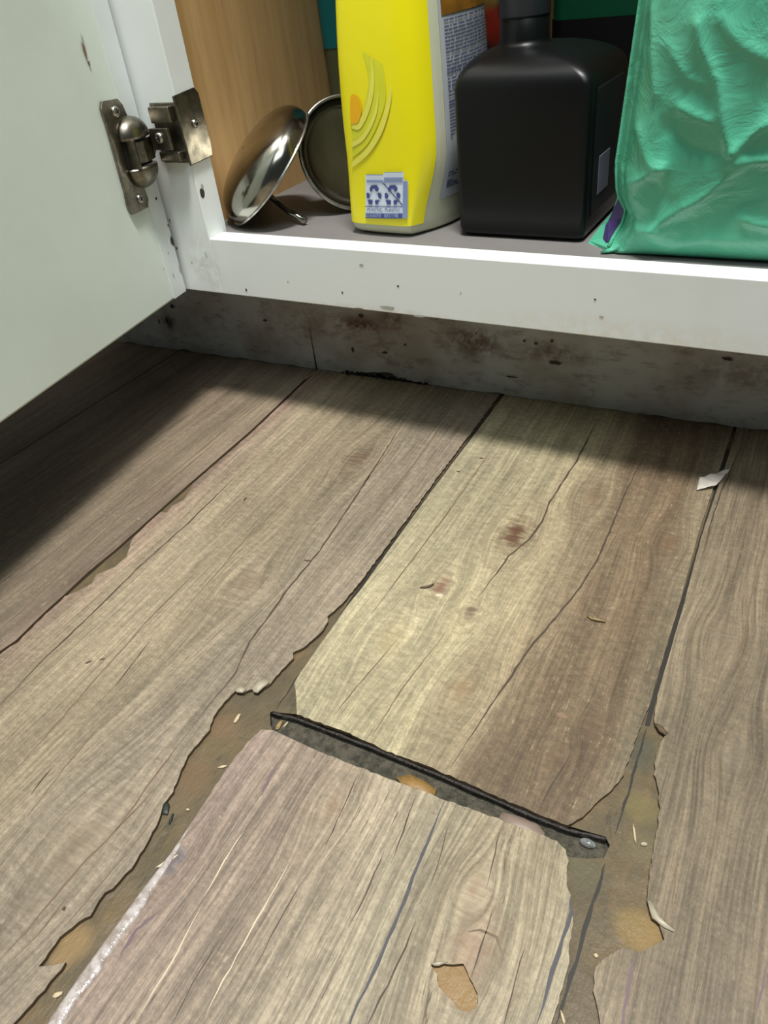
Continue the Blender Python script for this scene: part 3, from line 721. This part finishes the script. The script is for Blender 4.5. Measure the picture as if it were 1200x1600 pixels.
zs = [(ZT, .10), (ZT + .0015, .045), (ZT + .004, .015), (ZT + .008, 0)] + [(ZT + .008 + i * .012, 0) for i in range(1, 20)]
rings = [ysec(z, 0, ins) for z, ins in zs]
top = rings[-1][0].z; c = Vector((.047, .078, 0))
for k_, (dz, sc) in enumerate(((.012, .8), (.022, .5), (.03, .28), (.05, .27), (.051, .36), (.075, .34))):
    rings.append([Vector((.047 + (p.x - .047) * sc, .078 + (p.y - .078) * sc, top + dz)) for p in rings[22]])
loft(bm, rings)
obj('bottle_body', bm, m_pale, yb, smooth=True)
# parameter indices on the outline: i = NS/15 per control point
u_ = NS / 15
def shell(z0, z1, i0, i1, offs, n=24, cut=None):
    b = bmesh.new(); rings = []
    for j in range(n + 1):
        z = z0 + (z1 - z0) * j / n; r = ysec(z, offs)
        e = i1 if cut is None else cut(z)
        rings.append([r[int(i) % NS].copy() if True else 0 for i in range(int(i0), int(e) + 1)])
    m = min(len(r) for r in rings); R = []
    for r in rings:
        idx = [q * (len(r) - 1) / (m - 1) for q in range(m)]
        R.append([r[int(q)].lerp(r[min(int(q) + 1, len(r) - 1)], q - int(q)) for q in idx])
    inner = [[p - (Vector((p.x - .047, p.y - .078, 0)).normalized() * .0004) for p in r] for r in R]
    loft(b, R, closed=False); return b
obj('front_label', shell(ZT + .0065, ZT + .235, int(.9 * u_), int(5.42 * u_), .0005), m_yel, yb, smooth=True)
m_backlab = simple('grey_white_back_label', (186, 190, 196), .4, var=.04)
m_print = simple('blue_grey_print', (96, 104, 132), .5, var=.2)
m_gold = ply('golden_brown_print', (168, 116, 38), (130, 88, 30), 'x', .4)
bl = obj('back_label', shell(ZT + .018, ZT + .20, int(5.95 * u_), int(9.3 * u_), .0006), m_backlab, yb, smooth=True)
obj('gold_panel', shell(at(700, 22, 1, .055).z, ZT + .20, int(6.0 * u_), int(9.2 * u_), .0009, 8), m_gold, bl, smooth=True, label='golden panel at the top of the back label')
# lines of tiny print as short bars following the label
bm = bmesh.new(); rnd = random.Random(3)
def side_pt(i, z, o=.0010):
    r = ysec(z, o); k0 = int(i); f = i - k0; return r[k0 % NS].lerp(r[(k0 + 1) % NS], f)
zrow = at(700, 22, 1, .055).z - .002
while zrow > ZT + .024:
    if ZT + .033 < zrow < ZT + .052:
        if len(bm.verts) and zrow < ZT + .036: obj('label_print', bm, m_print, bl); bm = bmesh.new()
        zrow -= .0016; continue
    heavy = rnd.random() < .15; h = .0013 if heavy else .00085
    i = 6.1 * u_
    while i < 9.1 * u_:
        L = rnd.uniform(.8, 3.2); j = min(i + L, 9.15 * u_); n = 3
        q = []
        for t in range(n + 1):
            ii = i + (j - i) * t / n; q.append((side_pt(ii, zrow), side_pt(ii, zrow - h)))
        vs = [(bm.verts.new(a_), bm.verts.new(b_)) for a_, b_ in q]
        for t in range(n): bm.faces.new([vs[t][0], vs[t + 1][0], vs[t + 1][1], vs[t][1]])
        i = j + rnd.uniform(.25, .8)
        if heavy and rnd.random() < .3: i += 3
    zrow -= .0017 if rnd.random() > .12 else .003
obj('label_print', bm, m_print, bl)
# lemon swirl on the front panel
YF_ = .0268
def fp(px, py): 
    p = at(px, py, 1, YF_); return p
def onfront(px, py, o):
    p = at(px, py, 1, .0285)
    r = ysec(p.z, o); best = min(r[int(.9 * u_):int(5 * u_)], key=lambda q: abs(q.x - p.x)); return Vector((p.x, best.y, p.z))
def front_y(x, z, o):
    r = ysec(z, o)[int(.3 * u_):int(6.5 * u_)]; best = r[0].y
    for a_, b_ in zip(r, r[1:]):
        if min(a_.x, b_.x) <= x <= max(a_.x, b_.x) and abs(a_.x - b_.x) > 1e-7:
            return a_.y + (b_.y - a_.y) * (x - a_.x) / (b_.x - a_.x)
    return min(r, key=lambda q: abs(q.x - x)).y
def decal(polys, mat, name, parent, o):
    """flat print laid on the curved front of the bottle"""
    b = bmesh.new()
    for pl in polys:
        L = [at(x, y, 1, .0285) for x, y in pl]; vs = [b.verts.new((p.x, 0, p.z)) for p in L]
        for t in tessellate_polygon([[Vector((p.x, p.z, 0)) for p in L]]):
            try: b.faces.new([vs[i] for i in t])
            except ValueError: pass
    for i in range(-10, 50):
        bmesh.ops.bisect_plane(b, geom=b.verts[:] + b.edges[:] + b.faces[:], plane_co=(i * .0022, 0, 0), plane_no=(1, 0, 0))
    for i in range(0, 40):
        bmesh.ops.bisect_plane(b, geom=b.verts[:] + b.edges[:] + b.faces[:], plane_co=(0, 0, ZT + i * .005), plane_no=(0, 0, 1))
    for q in b.verts: q.co.y = front_y(q.co.x, q.co.z, o)
    return obj(name, b, mat, parent)
def crescent(outer, inner): return outer + list(reversed(inner))
def arc(pts, n=5):
    out = []
    for i in range(len(pts) - 1):
        for j in range(n):
            t = j / n; p0 = pts[max(i - 1, 0)]; p1 = pts[i]; p2 = pts[i + 1]; p3 = pts[min(i + 2, len(pts) - 1)]
            out.append(tuple(.5 * (2 * b_ + (c_ - a_) * t + (2 * a_ - 5 * b_ + 4 * c_ - d_) * t * t + (3 * b_ - 3 * c_ + d_ - a_) * t ** 3) for a_, b_, c_, d_ in zip(p0, p1, p2, p3)))
    return out + [pts[-1]]
m_lemon1 = simple('pale_lemon_print', (232, 226, 90), .35, var=.08, scale=200)
m_lemon2 = simple('green_lemon_print', (216, 216, 44), .35, var=.08, scale=200)
m_orange = simple('orange_print', (238, 178, 12), .35, var=.05)
lp = decal([crescent(arc([(550, 262), (578, 240), (600, 205), (612, 160), (612, 130)]), arc([(550, 254), (574, 232), (594, 200), (606, 160), (612, 130)])),
            crescent(arc([(551, 200), (565, 200), (580, 170), (586, 130), (580, 85)]), arc([(551, 190), (562, 188), (573, 165), (580, 130), (580, 85)])),
            crescent(arc([(551, 230), (572, 216), (590, 180), (594, 140)]), arc([(551, 222), (570, 208), (585, 178), (594, 140)]))], m_lemon1, 'lemon_print', yb, .0011)
decal([crescent(arc([(551, 246), (575, 226), (594, 190), (604, 150), (598, 100)]), arc([(551, 196), (563, 188), (572, 160), (576, 120), (566, 80)]))], m_lemon2, 'lemon_print', yb, .0008)
decal([arc([(549, 192), (549, 150), (562, 152), (567, 170), (562, 190), (552, 193)])], m_orange, 'orange_segment', yb, .0013)
# recycling sticker
def P(cx, cy):                      # position on the zoomed sticker picture (1200 x 900 over 540..740, 240..390)
    return (540 + cx / 6, 240 + cy / 6)
m_stw = simple('white_sticker', (214, 224, 240), .4, var=.02); m_blue = simple('navy_print', (66, 76, 138), .45, var=.06); m_lb = simple('grey_blue_print', (132, 148, 190), .45, var=.05)
rs = decal([[P(200, 195), P(372, 188), P(372, 168), P(552, 162), P(555, 245), P(592, 250), P(590, 600), P(195, 600)]], m_stw, 'recycling_label', yb, .0012)
rs['label'] = 'blue and white recycling label'
def tri(dx):
    B = [[(240, 318), (258, 288), (308, 284), (330, 318), (320, 345), (302, 345), (288, 318), (270, 320), (262, 347), (244, 345)],
         [(210, 362), (228, 358), (246, 380), (240, 408), (212, 408)], [(320, 360), (342, 356), (356, 382), (350, 410), (330, 408), (318, 384)],
         [(220, 426), (262, 424), (270, 440), (264, 468), (232, 466)], [(290, 440), (300, 424), (334, 428), (318, 466), (296, 468)]]
    return [[P(x + dx, y) for x, y in b] for b in B]
def rect(x0, y0, x1, y1): return [P(x0, y0), P(x1, y0), P(x1, y1), P(x0, y1)]
polys = tri(0) + tri(174)
polys += [[P(360, 262), P(372, 262), P(548, 468), P(548, 484)]]
decal(polys, m_blue, 'recycling_arrows', rs, .0016)
decal([rect(196, 550, 550, 594), rect(212, 240, 372, 262), rect(378, 215, 548, 238), rect(210, 186, 368, 194), rect(380, 164, 548, 171), rect(550, 252, 590, 598), rect(378, 246, 545, 264)], m_lb, 'sticker_bar', rs, .0015)
decal([rect(196, 484, 550, 491), rect(345, 555, 380, 585), rect(510, 555, 545, 585), rect(196, 590, 550, 598)], m_blue, 'sticker_line', rs, .0017)
def text(body, px, py, size, mat, parent, yy):
    cu = bpy.data.curves.new('t', 'FONT'); cu.body = body; cu.size = size; cu.align_x = 'CENTER'; cu.align_y = 'CENTER'
    o = bpy.data.objects.new('t', cu); COL.objects.link(o); bpy.context.view_layer.update()
    me = bpy.data.meshes.new_from_object(o.evaluated_get(bpy.context.evaluated_depsgraph_get())); bpy.data.objects.remove(o)
    b = bmesh.new(); b.from_mesh(me); p = at(px, py, 1, .0285)
    ny = front_y(p.x, p.z, yy)
    bmesh.ops.transform(b, matrix=Matrix.Translation((p.x, ny, p.z)) @ Matrix.Rotation(math.pi / 2, 4, 'X'), verts=b.verts)
    return obj('printed_word', b, mat, parent)
text('PLASTIC', *P(290, 520), .0030, m_blue, rs, .0018); text('PLASTIC', *P(458, 520), .0030, m_blue, rs, .0018)
text('BOTTLE', *P(275, 572), .0026, m_blue, rs, .0018); text('LABEL', *P(445, 572), .0026, m_blue, rs, .0018)

# ================================================================== BLACK JUG
m_jug = simple('black_plastic', (11, 12, 13), .36, var=.1, scale=30, spec=.3)
jug = thing('black_jug', (.125, .072, ZT), 'black plastic jug with rounded shoulders between the yellow bottle and green bag', 'bottle')
def rrect(cx, cy, hx, hy, r, z, n=8):
    out = []
    for (sx, sy, a0_) in ((1, 1, 0), (-1, 1, 90), (-1, -1, 180), (1, -1, 270)):
        for i in range(n + 1):
            a = math.radians(a0_ + 90 * i / n)
            out.append(Vector((cx + sx * (hx - r) + r * math.cos(a), cy + sy * (hy - r) + r * math.sin(a), z)))
    return out
JX, JY = .1240, .074
bm = bmesh.new()
R_ = [rrect(JX, JY, .036, .034, .004, ZT), rrect(JX, JY, .0379, .0365, .004, ZT + .002)]
for i in range(8): R_.append(rrect(JX, JY, .0382, .037, .004, ZT + .005 + i * .0104))
for i in range(1, 9):
    a = i / 8 * math.pi / 2
    R_.append(rrect(JX - .012 * (1 - math.cos(a)), JY + .004 * (1 - math.cos(a)), (.0382) - .0242 * (1 - math.cos(a)), .037 - .023 * (1 - math.cos(a)), .004 + .0095 * i / 8, ZT + .0778 + .0155 * math.sin(a)))
R_.append(rrect(JX - .012, JY + .004, .0135, .0135, .0134, ZT + .096)); R_.append(rrect(JX - .012, JY + .004, .0130, .0130, .0129, ZT + .120))
loft(bm, R_)
obj('jug_body', bm, m_jug, jug, smooth=True)
bm = bmesh.new(); lathe(bm, [(0, .106), (.0135, .106), (.0137, .107), (.0137, .150), (.013, .153), (0, .153)], Matrix.Translation((JX - .012, JY + .004, ZT)), 40)
obj('cap', bm, simple('dark_grey_cap', (44, 46, 52), .4), jug, smooth=True)
bm = bmesh.new()
hx = JX + .0382
loft(bm, [[Vector((hx + .0002, y, z)) for y, z in ((.048, ZT + .010), (.098, ZT + .010), (.098, ZT + .075), (.048, ZT + .075))], [Vector((hx + .0006, y, z)) for y, z in ((.049, ZT + .011), (.097, ZT + .011), (.097, ZT + .074), (.049, ZT + .074))]])
sl = obj('side_label', bm, simple('near_black_label', (18, 22, 26), .5), jug, label='near-black label on the side of the jug')
bm = bmesh.new(); box(bm, (hx + .0006, .058, ZT + .020), (hx + .0009, .078, ZT + .040))
obj('sticker', bm, simple('grey_sticker', (120, 122, 140), .4), sl, label='small grey sticker')

# ================================================================== THINGS FURTHER BACK
def flask(name, cx, cy, hx_, hy_, h, mat, label, neck=.011, top=None, z_lab=None, lab=None):
    t = thing(name, (cx, cy, ZT), label, 'bottle'); bm = bmesh.new(); R_ = [rrect(cx, cy, hx_ * .95, hy_ * .95, hy_ * .4, ZT)]
    for i in range(6): R_.append(rrect(cx, cy, hx_, hy_, hy_ * .45, ZT + .003 + (h - .03) * i / 5))
    for i in range(1, 7):
        a = i / 6 * math.pi / 2; k_ = 1 - math.cos(a); R_.append(rrect(cx, cy, hx_ + (neck - hx_) * k_, hy_ + (neck - hy_) * k_, min(hy_ * .45 + (neck * .98 - hy_ * .45) * k_, neck * .98 if i == 6 else 1), ZT + h - .027 + .02 * math.sin(a)))
    R_.append(rrect(cx, cy, neck, neck, neck * .98, ZT + h + .01)); loft(bm, R_)
    obj('bottle_body', bm, mat, t, smooth=True)
    bm = bmesh.new(); lathe(bm, [(0, h), (neck * 1.25, h), (neck * 1.25, h + .025), (0, h + .026)], Matrix.Translation((cx, cy, ZT)), 32)
    obj('cap', bm, top or mat, t, smooth=True)
    if z_lab:
        bm = bmesh.new(); loft(bm, [rrect(cx, cy, hx_ + .0006, hy_ + .0006, hy_ * .45, ZT + z_lab[0]), rrect(cx, cy, hx_ + .0006, hy_ + .0006, hy_ * .45, ZT + z_lab[1])], cap=False)
        obj('label', bm, lab, t, smooth=True)
    return t
pb = at(513, 10, 1, .22)
flask('spray_bottle', pb.x + .0405, .215, .036, .022, .24, simple('grey_green_plastic', (96, 100, 72), .4), 'grey-green bottle with a teal upper label, mostly hidden behind the yellow bottle', z_lab=(at(530, 70, 1, .215).z - ZT, .205), lab=simple('teal_label', (20, 118, 122), .4))
q = at(730, 30, 1, .17); zr = at(745, 42, 1, .17).z
pk = thing('printed_packet', (q.x, .17, ZT), 'dark red and olive printed packet standing behind the black jug', 'packet')
s = NT('red_olive_print'); v = s.coord()
c1 = s.mix(s.step(s.noise(v, 45, 4, .6, 1.5), .44, .56), lin((128, 34, 20)), lin((40, 26, 16)))
sepz = s.n('ShaderNodeSeparateXYZ'); s.l(v, sepz.inputs[0])
c1 = s.mix(s.math('MULTIPLY', s.step(s.noise(s.mapping(v, (1, 1, .5)), 60, 4), .5, .6), s.step(sepz.outputs[2], zr + .006, zr + .02)), c1, lin((128, 122, 60)))
c1 = s.mix(s.step(sepz.outputs[2], zr, zr - .02), c1, lin((44, 28, 20)))
bm = bmesh.new(); loft(bm, [rrect(q.x - .004, .185, .036, .020, .012, ZT), rrect(q.x - .004, .185, .037, .022, .012, ZT + .10), rrect(q.x - .004, .185, .036, .012, .008, ZT + .17), rrect(q.x - .004, .185, .035, .001, .0008, ZT + .20)])
obj('packet_body', bm, s.fin(c1, .4), pk, smooth=True)
g_ = at(955, 10, 1, .2)
flask('dark_green_bottle', g_.x - .004, .23, .040, .024, .24, simple('dark_green_plastic', (18, 98, 66), .4), 'dark green bottle in the shade behind the jug and green bag', z_lab=(.02, at(950, 26, 1, .206).z - ZT), lab=simple('black_label', (12, 14, 14), .5))

# ================================================================== GREEN BAG
bag = thing('green_bag', (.29, .07, ZT), 'crinkled shiny green plastic bag standing on the shelf at the right', 'bag')
RID = []
def rid(pts, amp, wd):
    P_ = [at(px, py, 1, .030) for px, py in pts]; RID.append(([(p.x, p.z) for p in P_], amp, wd))
rid([(1104, 28), (1109, 60), (1136, 119), (1141, 175), (1145, 197), (1155, 224)], .0032, .0040)
rid([(1155, 224), (1172, 208), (1200, 184), (1240, 165)], .0030, .004)
rid([(1150, 240), (1200, 236), (1250, 238)], .0028, .004)
rid([(1160, 250), (1130, 275), (1105, 297), (1060, 322), (1025, 345)], .0026, .0045)
rid([(1005, 195), (1015, 225), (1028, 248), (1046, 250)], .0024, .0045)
rid([(968, 292), (1005, 272), (1046, 250)], .0022, .004)
rid([(1075, 155), (1098, 168), (1120, 175)], .0026, .0035)
rid([(1168, 330), (1200, 338), (1250, 340)], .0024, .004)
rid([(978, 322), (1005, 350), (1030, 352)], .0020, .005)
rid([(940, 388), (985, 350), (1030, 352)], .0018, .004)
rid([(1026, 10), (1028, 80), (1034, 140)], .0018, .003)
rid([(1055, 60), (1085, 110), (1120, 120)], .0016, .004)
rid([(1140, 20), (1170, 60), (1210, 80)], .0020, .005)
rid([(1050, 380), (1110, 362), (1200, 365)], .0014, .006)
rid([(1060, 190), (1090, 215), (1150, 235)], -.0016, .006)
rid([(1090, 330), (1140, 315), (1200, 290)], -.0014, .008)
def segd(x, z, a, b):
    dx, dz = b[0] - a[0], b[1] - a[1]; L = dx * dx + dz * dz
    t = max(0, min(1, ((x - a[0]) * dx + (z - a[1]) * dz) / L)); return math.hypot(x - a[0] - t * dx, z - a[1] - t * dz)
def crease(x, z):
    h = 0
    for pts, amp, wd in RID:
        d = min(segd(x, z, pts[i], pts[i + 1]) for i in range(len(pts) - 1))
        h += 1.05 * amp * math.exp(-d / (wd * .72))
    p = Vector((x * 28, z * 28, 4))
    f = noise.voronoi(p)[0]; h += min(.0016, (f[1] - f[0]) * .0016)
    p2 = Vector((x * 70, z * 50, 9)); f = noise.voronoi(p2)[0]; h += (f[1] - f[0]) * .0006
    h += noise.noise(Vector((x * 14, z * 14, 2))) * .0018
    return h
def lerp_tab(tab, z):
    for i in range(len(tab) - 1):
        if z <= tab[i + 1][0]:
            t = (z - tab[i][0]) / (tab[i + 1][0] - tab[i][0]); t = max(0, t); return [a + (b - a) * t for a, b in zip(tab[i][1:], tab[i + 1][1:])]
    return tab[-1][1:]
KK = [at(951, 390, 1, .024), at(958, 374, 1, .030), at(976, 346, 1, .034), at(980, 328, 1, .036), at(967, 300, 1, .038)]
LT = [(ZT, KK[0].x - .004, .0215)] + [(p.z, p.x, p.y) for p in KK] + [ (.1700, .1780, .0390), (.20, .1800, .0400), (.2417, .1832, .0400), (.34, .190, .045)]
bm = bmesh.new(); NZ, NX = 130, 170; rings = []
for iz in range(NZ + 1):
    z = ZT + .0002 + (.20) * (iz / NZ) ** 1.0; lx, ly = lerp_tab(LT, z); h = z - ZT
    round_ = .006 * math.exp(-h / .004); r = []
    gx = lx + .012 + .010 * math.sin(min(1, h / .15) * 3.1); back = .115 - .15 * max(0, h - .10)
    # gusset side going back (from the back to the front corner)
    for j in range(14):
        t = 1 - j / 14; fold = math.sin(t * math.pi)
        r.append(Vector((lx + .012 * fold + .004 * t + noise.noise(Vector((t * 5, z * 40, 1))) * .001, ly + .003 + (back - ly) * t, z)))
    r.append(Vector((lx - .0006, ly + .0012, z)))
    for j in range(NX + 1):
        s_ = (j / NX) ** 1.15; x = lx + (.42 - lx) * s_
        fy = .0185 + .020 * (x - .19) + .06 * max(0, h - .09) ** 1.3 + round_
        e = math.exp(-(x - lx) / .010)
        y = fy + (ly - fy) * e - .008 * math.sin(min(1, h / .22) * math.pi) * (1 - e)
        # seam groove beside the left edge
        gr = .0016 * math.exp(-((x - lx - .006) / .0016) ** 2)
        y += gr - crease(x, z) * min(1, (x - lx) / .006 + .1) * min(1, h / .01 + .15)
        if y < .0163 and z < ZT + .003: y = .0163
        r.append(Vector((x, y, z)))
    for j in range(8): r.append(Vector((.424, .035 + (back - .035) * j / 7, z)))
    for j in range(1, 12): r.append(Vector((.42 + (lx + .02 - .42) * j / 12, back + .001, z)))
    rings.append(r)
loft(bm, rings)
s = NT('green_plastic_film'); v = s.coord()
n1 = s.noise(v, 48, 5, .6, .9)
s.bump(n1, .55, .003)
m_green = s.fin(s.mix(s.step(s.noise(v, 12, 3), .3, .7), lin((82, 176, 142)), lin((98, 188, 154))), .28, 0, .6)
obj('bag_body', bm, m_green, bag, smooth=True)
def flap(name, pts, mat, th, label=None):
    L = [at(px, py, 1, y) for px, py, y in pts]; bm = bmesh.new()
    prism(bm, L, Vector((.0004, th, 0)), 0, 0)
    o = obj(name, bm, mat, bag, bevel=.0004)
    if label: o['label'] = label
flap('side_fold', [(966, 300, .0405), (957, 330, .042), (938, 352, .043), (920, 376, .040), (915, 389, .036), (922, 399, .030), (940, 404, .026), (956, 400, .024), (952, 388, .026), (962, 370, .032), (978, 344, .036), (981, 326, .038)], m_green, .0012)
flap('purple_print', [(967, 308, .0400), (978, 322, .0375), (975, 340, .0355), (962, 360, .033), (950, 378, .030), (940, 384, .0335), (931, 382, .0375), (934, 372, .040), (950, 345, .0415)], simple('purple_print', (70, 58, 108), .4, var=.35, scale=300), .0006, 'purple print on the folded side')
# rolled weld along the left edge
bm = bmesh.new(); pts = []
for i in range(60):
    z = ZT + .0025 + .195 * i / 59; lx, ly = lerp_tab(LT, z); pts.append(Vector((lx - .0005, ly - .0004, z)))
tube(bm, pts, .0011, 8); obj('edge_weld', bm, m_green, bag, smooth=True)

# ================================================================== DEBRIS ON THE FLOOR
def lump(name, px, py, L, Wd, H, ang, mat, label, cat, z=0, group=None, bend=0, seed=0):
    bm = bmesh.new(); bmesh.ops.create_icosphere(bm, subdivisions=3, radius=1)
    for vtx in bm.verts:
        c_ = vtx.co; k_ = 1 + noise.noise(c_ * 1.7 + Vector((seed, 0, 0))) * .35
        c_.x *= L / 2 * k_; c_.y *= Wd / 2 * k_; c_.z *= H / 2
        c_.y += bend * ((c_.x / (L / 2)) ** 2)
        c_.z = max(c_.z, -H * .35)
    p = at(px, py, 2, z); zmin = min(v_.co.z for v_ in bm.verts)
    o = obj(name, bm, mat, smooth=True); o.location = p + Vector((0, 0, -zmin + .00012)); o.rotation_euler.z = ang
    return props(o, label, cat, group)
m_seedw = simple('pale_husk', (196, 180, 146), .5); m_tanseed = simple('tan_husk', (150, 126, 84), .5)
m_gb = simple('green_black_flake', (40, 46, 40), .5); m_dbrown = simple('dark_brown_husk', (78, 62, 44), .6)
s = NT('clear_scrap'); m_clear = s.fin(lin((214, 206, 196)), .25, 0, .6); s.b.inputs['Alpha'].default_value = .75
# crumpled plastic scrap
bm = bmesh.new(); NN = 12; grid = {}
pA, pB, pC, pD = at(1088, 768), at(1092, 750), at(1140, 740), at(1118, 764)
for i in range(NN + 1):
    for j in range(NN + 1):
        a, b = i / NN, j / NN; p = pA.lerp(pD, a).lerp(pB.lerp(pC, a), b)
        grid[i, j] = Vector((p.x, p.y, .0012 + .0022 * abs(noise.noise(p * 160)) + .0016 * a))
rr = [[grid[i, j] for j in range(NN + 1)] + [grid[i, j] - Vector((0, 0, .0004)) for j in range(NN, -1, -1)] for i in range(NN + 1)]
loft(bm, rr)
props(obj('plastic_scrap', bm, m_clear, smooth=True), 'crumpled whitish plastic scrap on the seam near the toe kick', 'scrap')
lump('husk', 371, 1124, .0056, .0017, .0012, 1.75, m_seedw, 'pale pointed husk lying in the left broken seam', 'debris', -.0019, seed=1)
lump('husk', 437, 1134, .0050, .0022, .0016, 1.7, m_tanseed, 'tan oval husk at the left end of the open gap', 'debris', -.0050, seed=2)
lump('husk', 447, 1133, .0040, .0008, .0010, 1.5, m_seedw, 'thin pale sliver beside the oval husk in the gap', 'debris', -.0050, seed=3)
lump('splinter', 668, 918, .0075, .0016, .0012, .75, m_dbrown, 'dark curved splinter lying on the yellowish plank', 'debris', 0, bend=.001, seed=4)
lump('dark_flake', 259, 1264, .0060, .0036, .0012, -.8, m_gb, 'green-black flake stuck to the left broken seam', 'debris', -.0019, seed=5)
lump('dark_flake', 268, 1280, .0050, .0012, .0010, -1.2, m_gb, 'thin dark strip just below the green-black flake', 'debris', -.0019, seed=6)
lump('crumb', 294, 1266, .0014, .001, .001, .4, m_seedw, 'tiny white crumb beside the green-black flake', 'debris', -.0019, seed=7)
lump('crumb', 348, 1199, .0040, .0012, .0010, .7, m_seedw, 'small pale chip against the lower plank in the left seam', 'debris', -.0019, seed=8)
lump('crumb', 91, 1555, .0036, .0018, .0012, .8, m_seedw, 'pale crumb near the lower end of the left seam', 'debris', -.0019, seed=9)
lump('splinter', 991, 1303, .0070, .0009, .0010, 1.95, m_seedw, 'thin cream splinter in the right broken seam', 'debris', -.0019, seed=10)
lump('crumb', 931, 1494, .0016, .0014, .0012, 0, m_seedw, 'tiny white crumb low in the right broken seam', 'debris', -.0019, seed=11)
lump('crumb', 879, 1590, .0040, .001, .001, 2.2, m_seedw, 'pale sliver at the bottom end of the right seam', 'debris', -.0019, seed=12)
lump('crumb', 217, 812, .0013, .001, .001, 0, m_seedw, 'white speck on the greyish left plank', 'debris', 0, seed=13)
lump('crumb', 1006, 1320, .0026, .0016, .0012, .5, m_chipw, 'cream chip right of the cream splinter', 'debris', -.0019, seed=14)
bm = bmesh.new(); tube(bm, [at(x, y) + Vector((0, 0, .0006 + dz)) for x, y, dz in ((918, 964, 0), (924, 969, .0004), (934, 972, .001), (946, 973, .0002))], .0005, 8)
props(obj('fibre', bm, m_tanseed, smooth=True), 'short tan curved fibre on the brown half of the plank', 'debris')
s = NT('water'); s.b.inputs['Transmission Weight'].default_value = .85
m_water = s.fin((.95, .98, 1, 1), .02, 0, 1.0)
bm = bmesh.new(); bmesh.ops.create_uvsphere(bm, u_segments=24, v_segments=12, radius=1, matrix=Matrix.Translation(at(918, 1320, 2, -.0050) + Vector((0, 0, .0012))) @ Matrix.Diagonal((.0030, .0017, .0016, 1)))
props(obj('water_drop', bm, m_water, smooth=True), 'glinting water drop in the right end of the open gap', 'water')
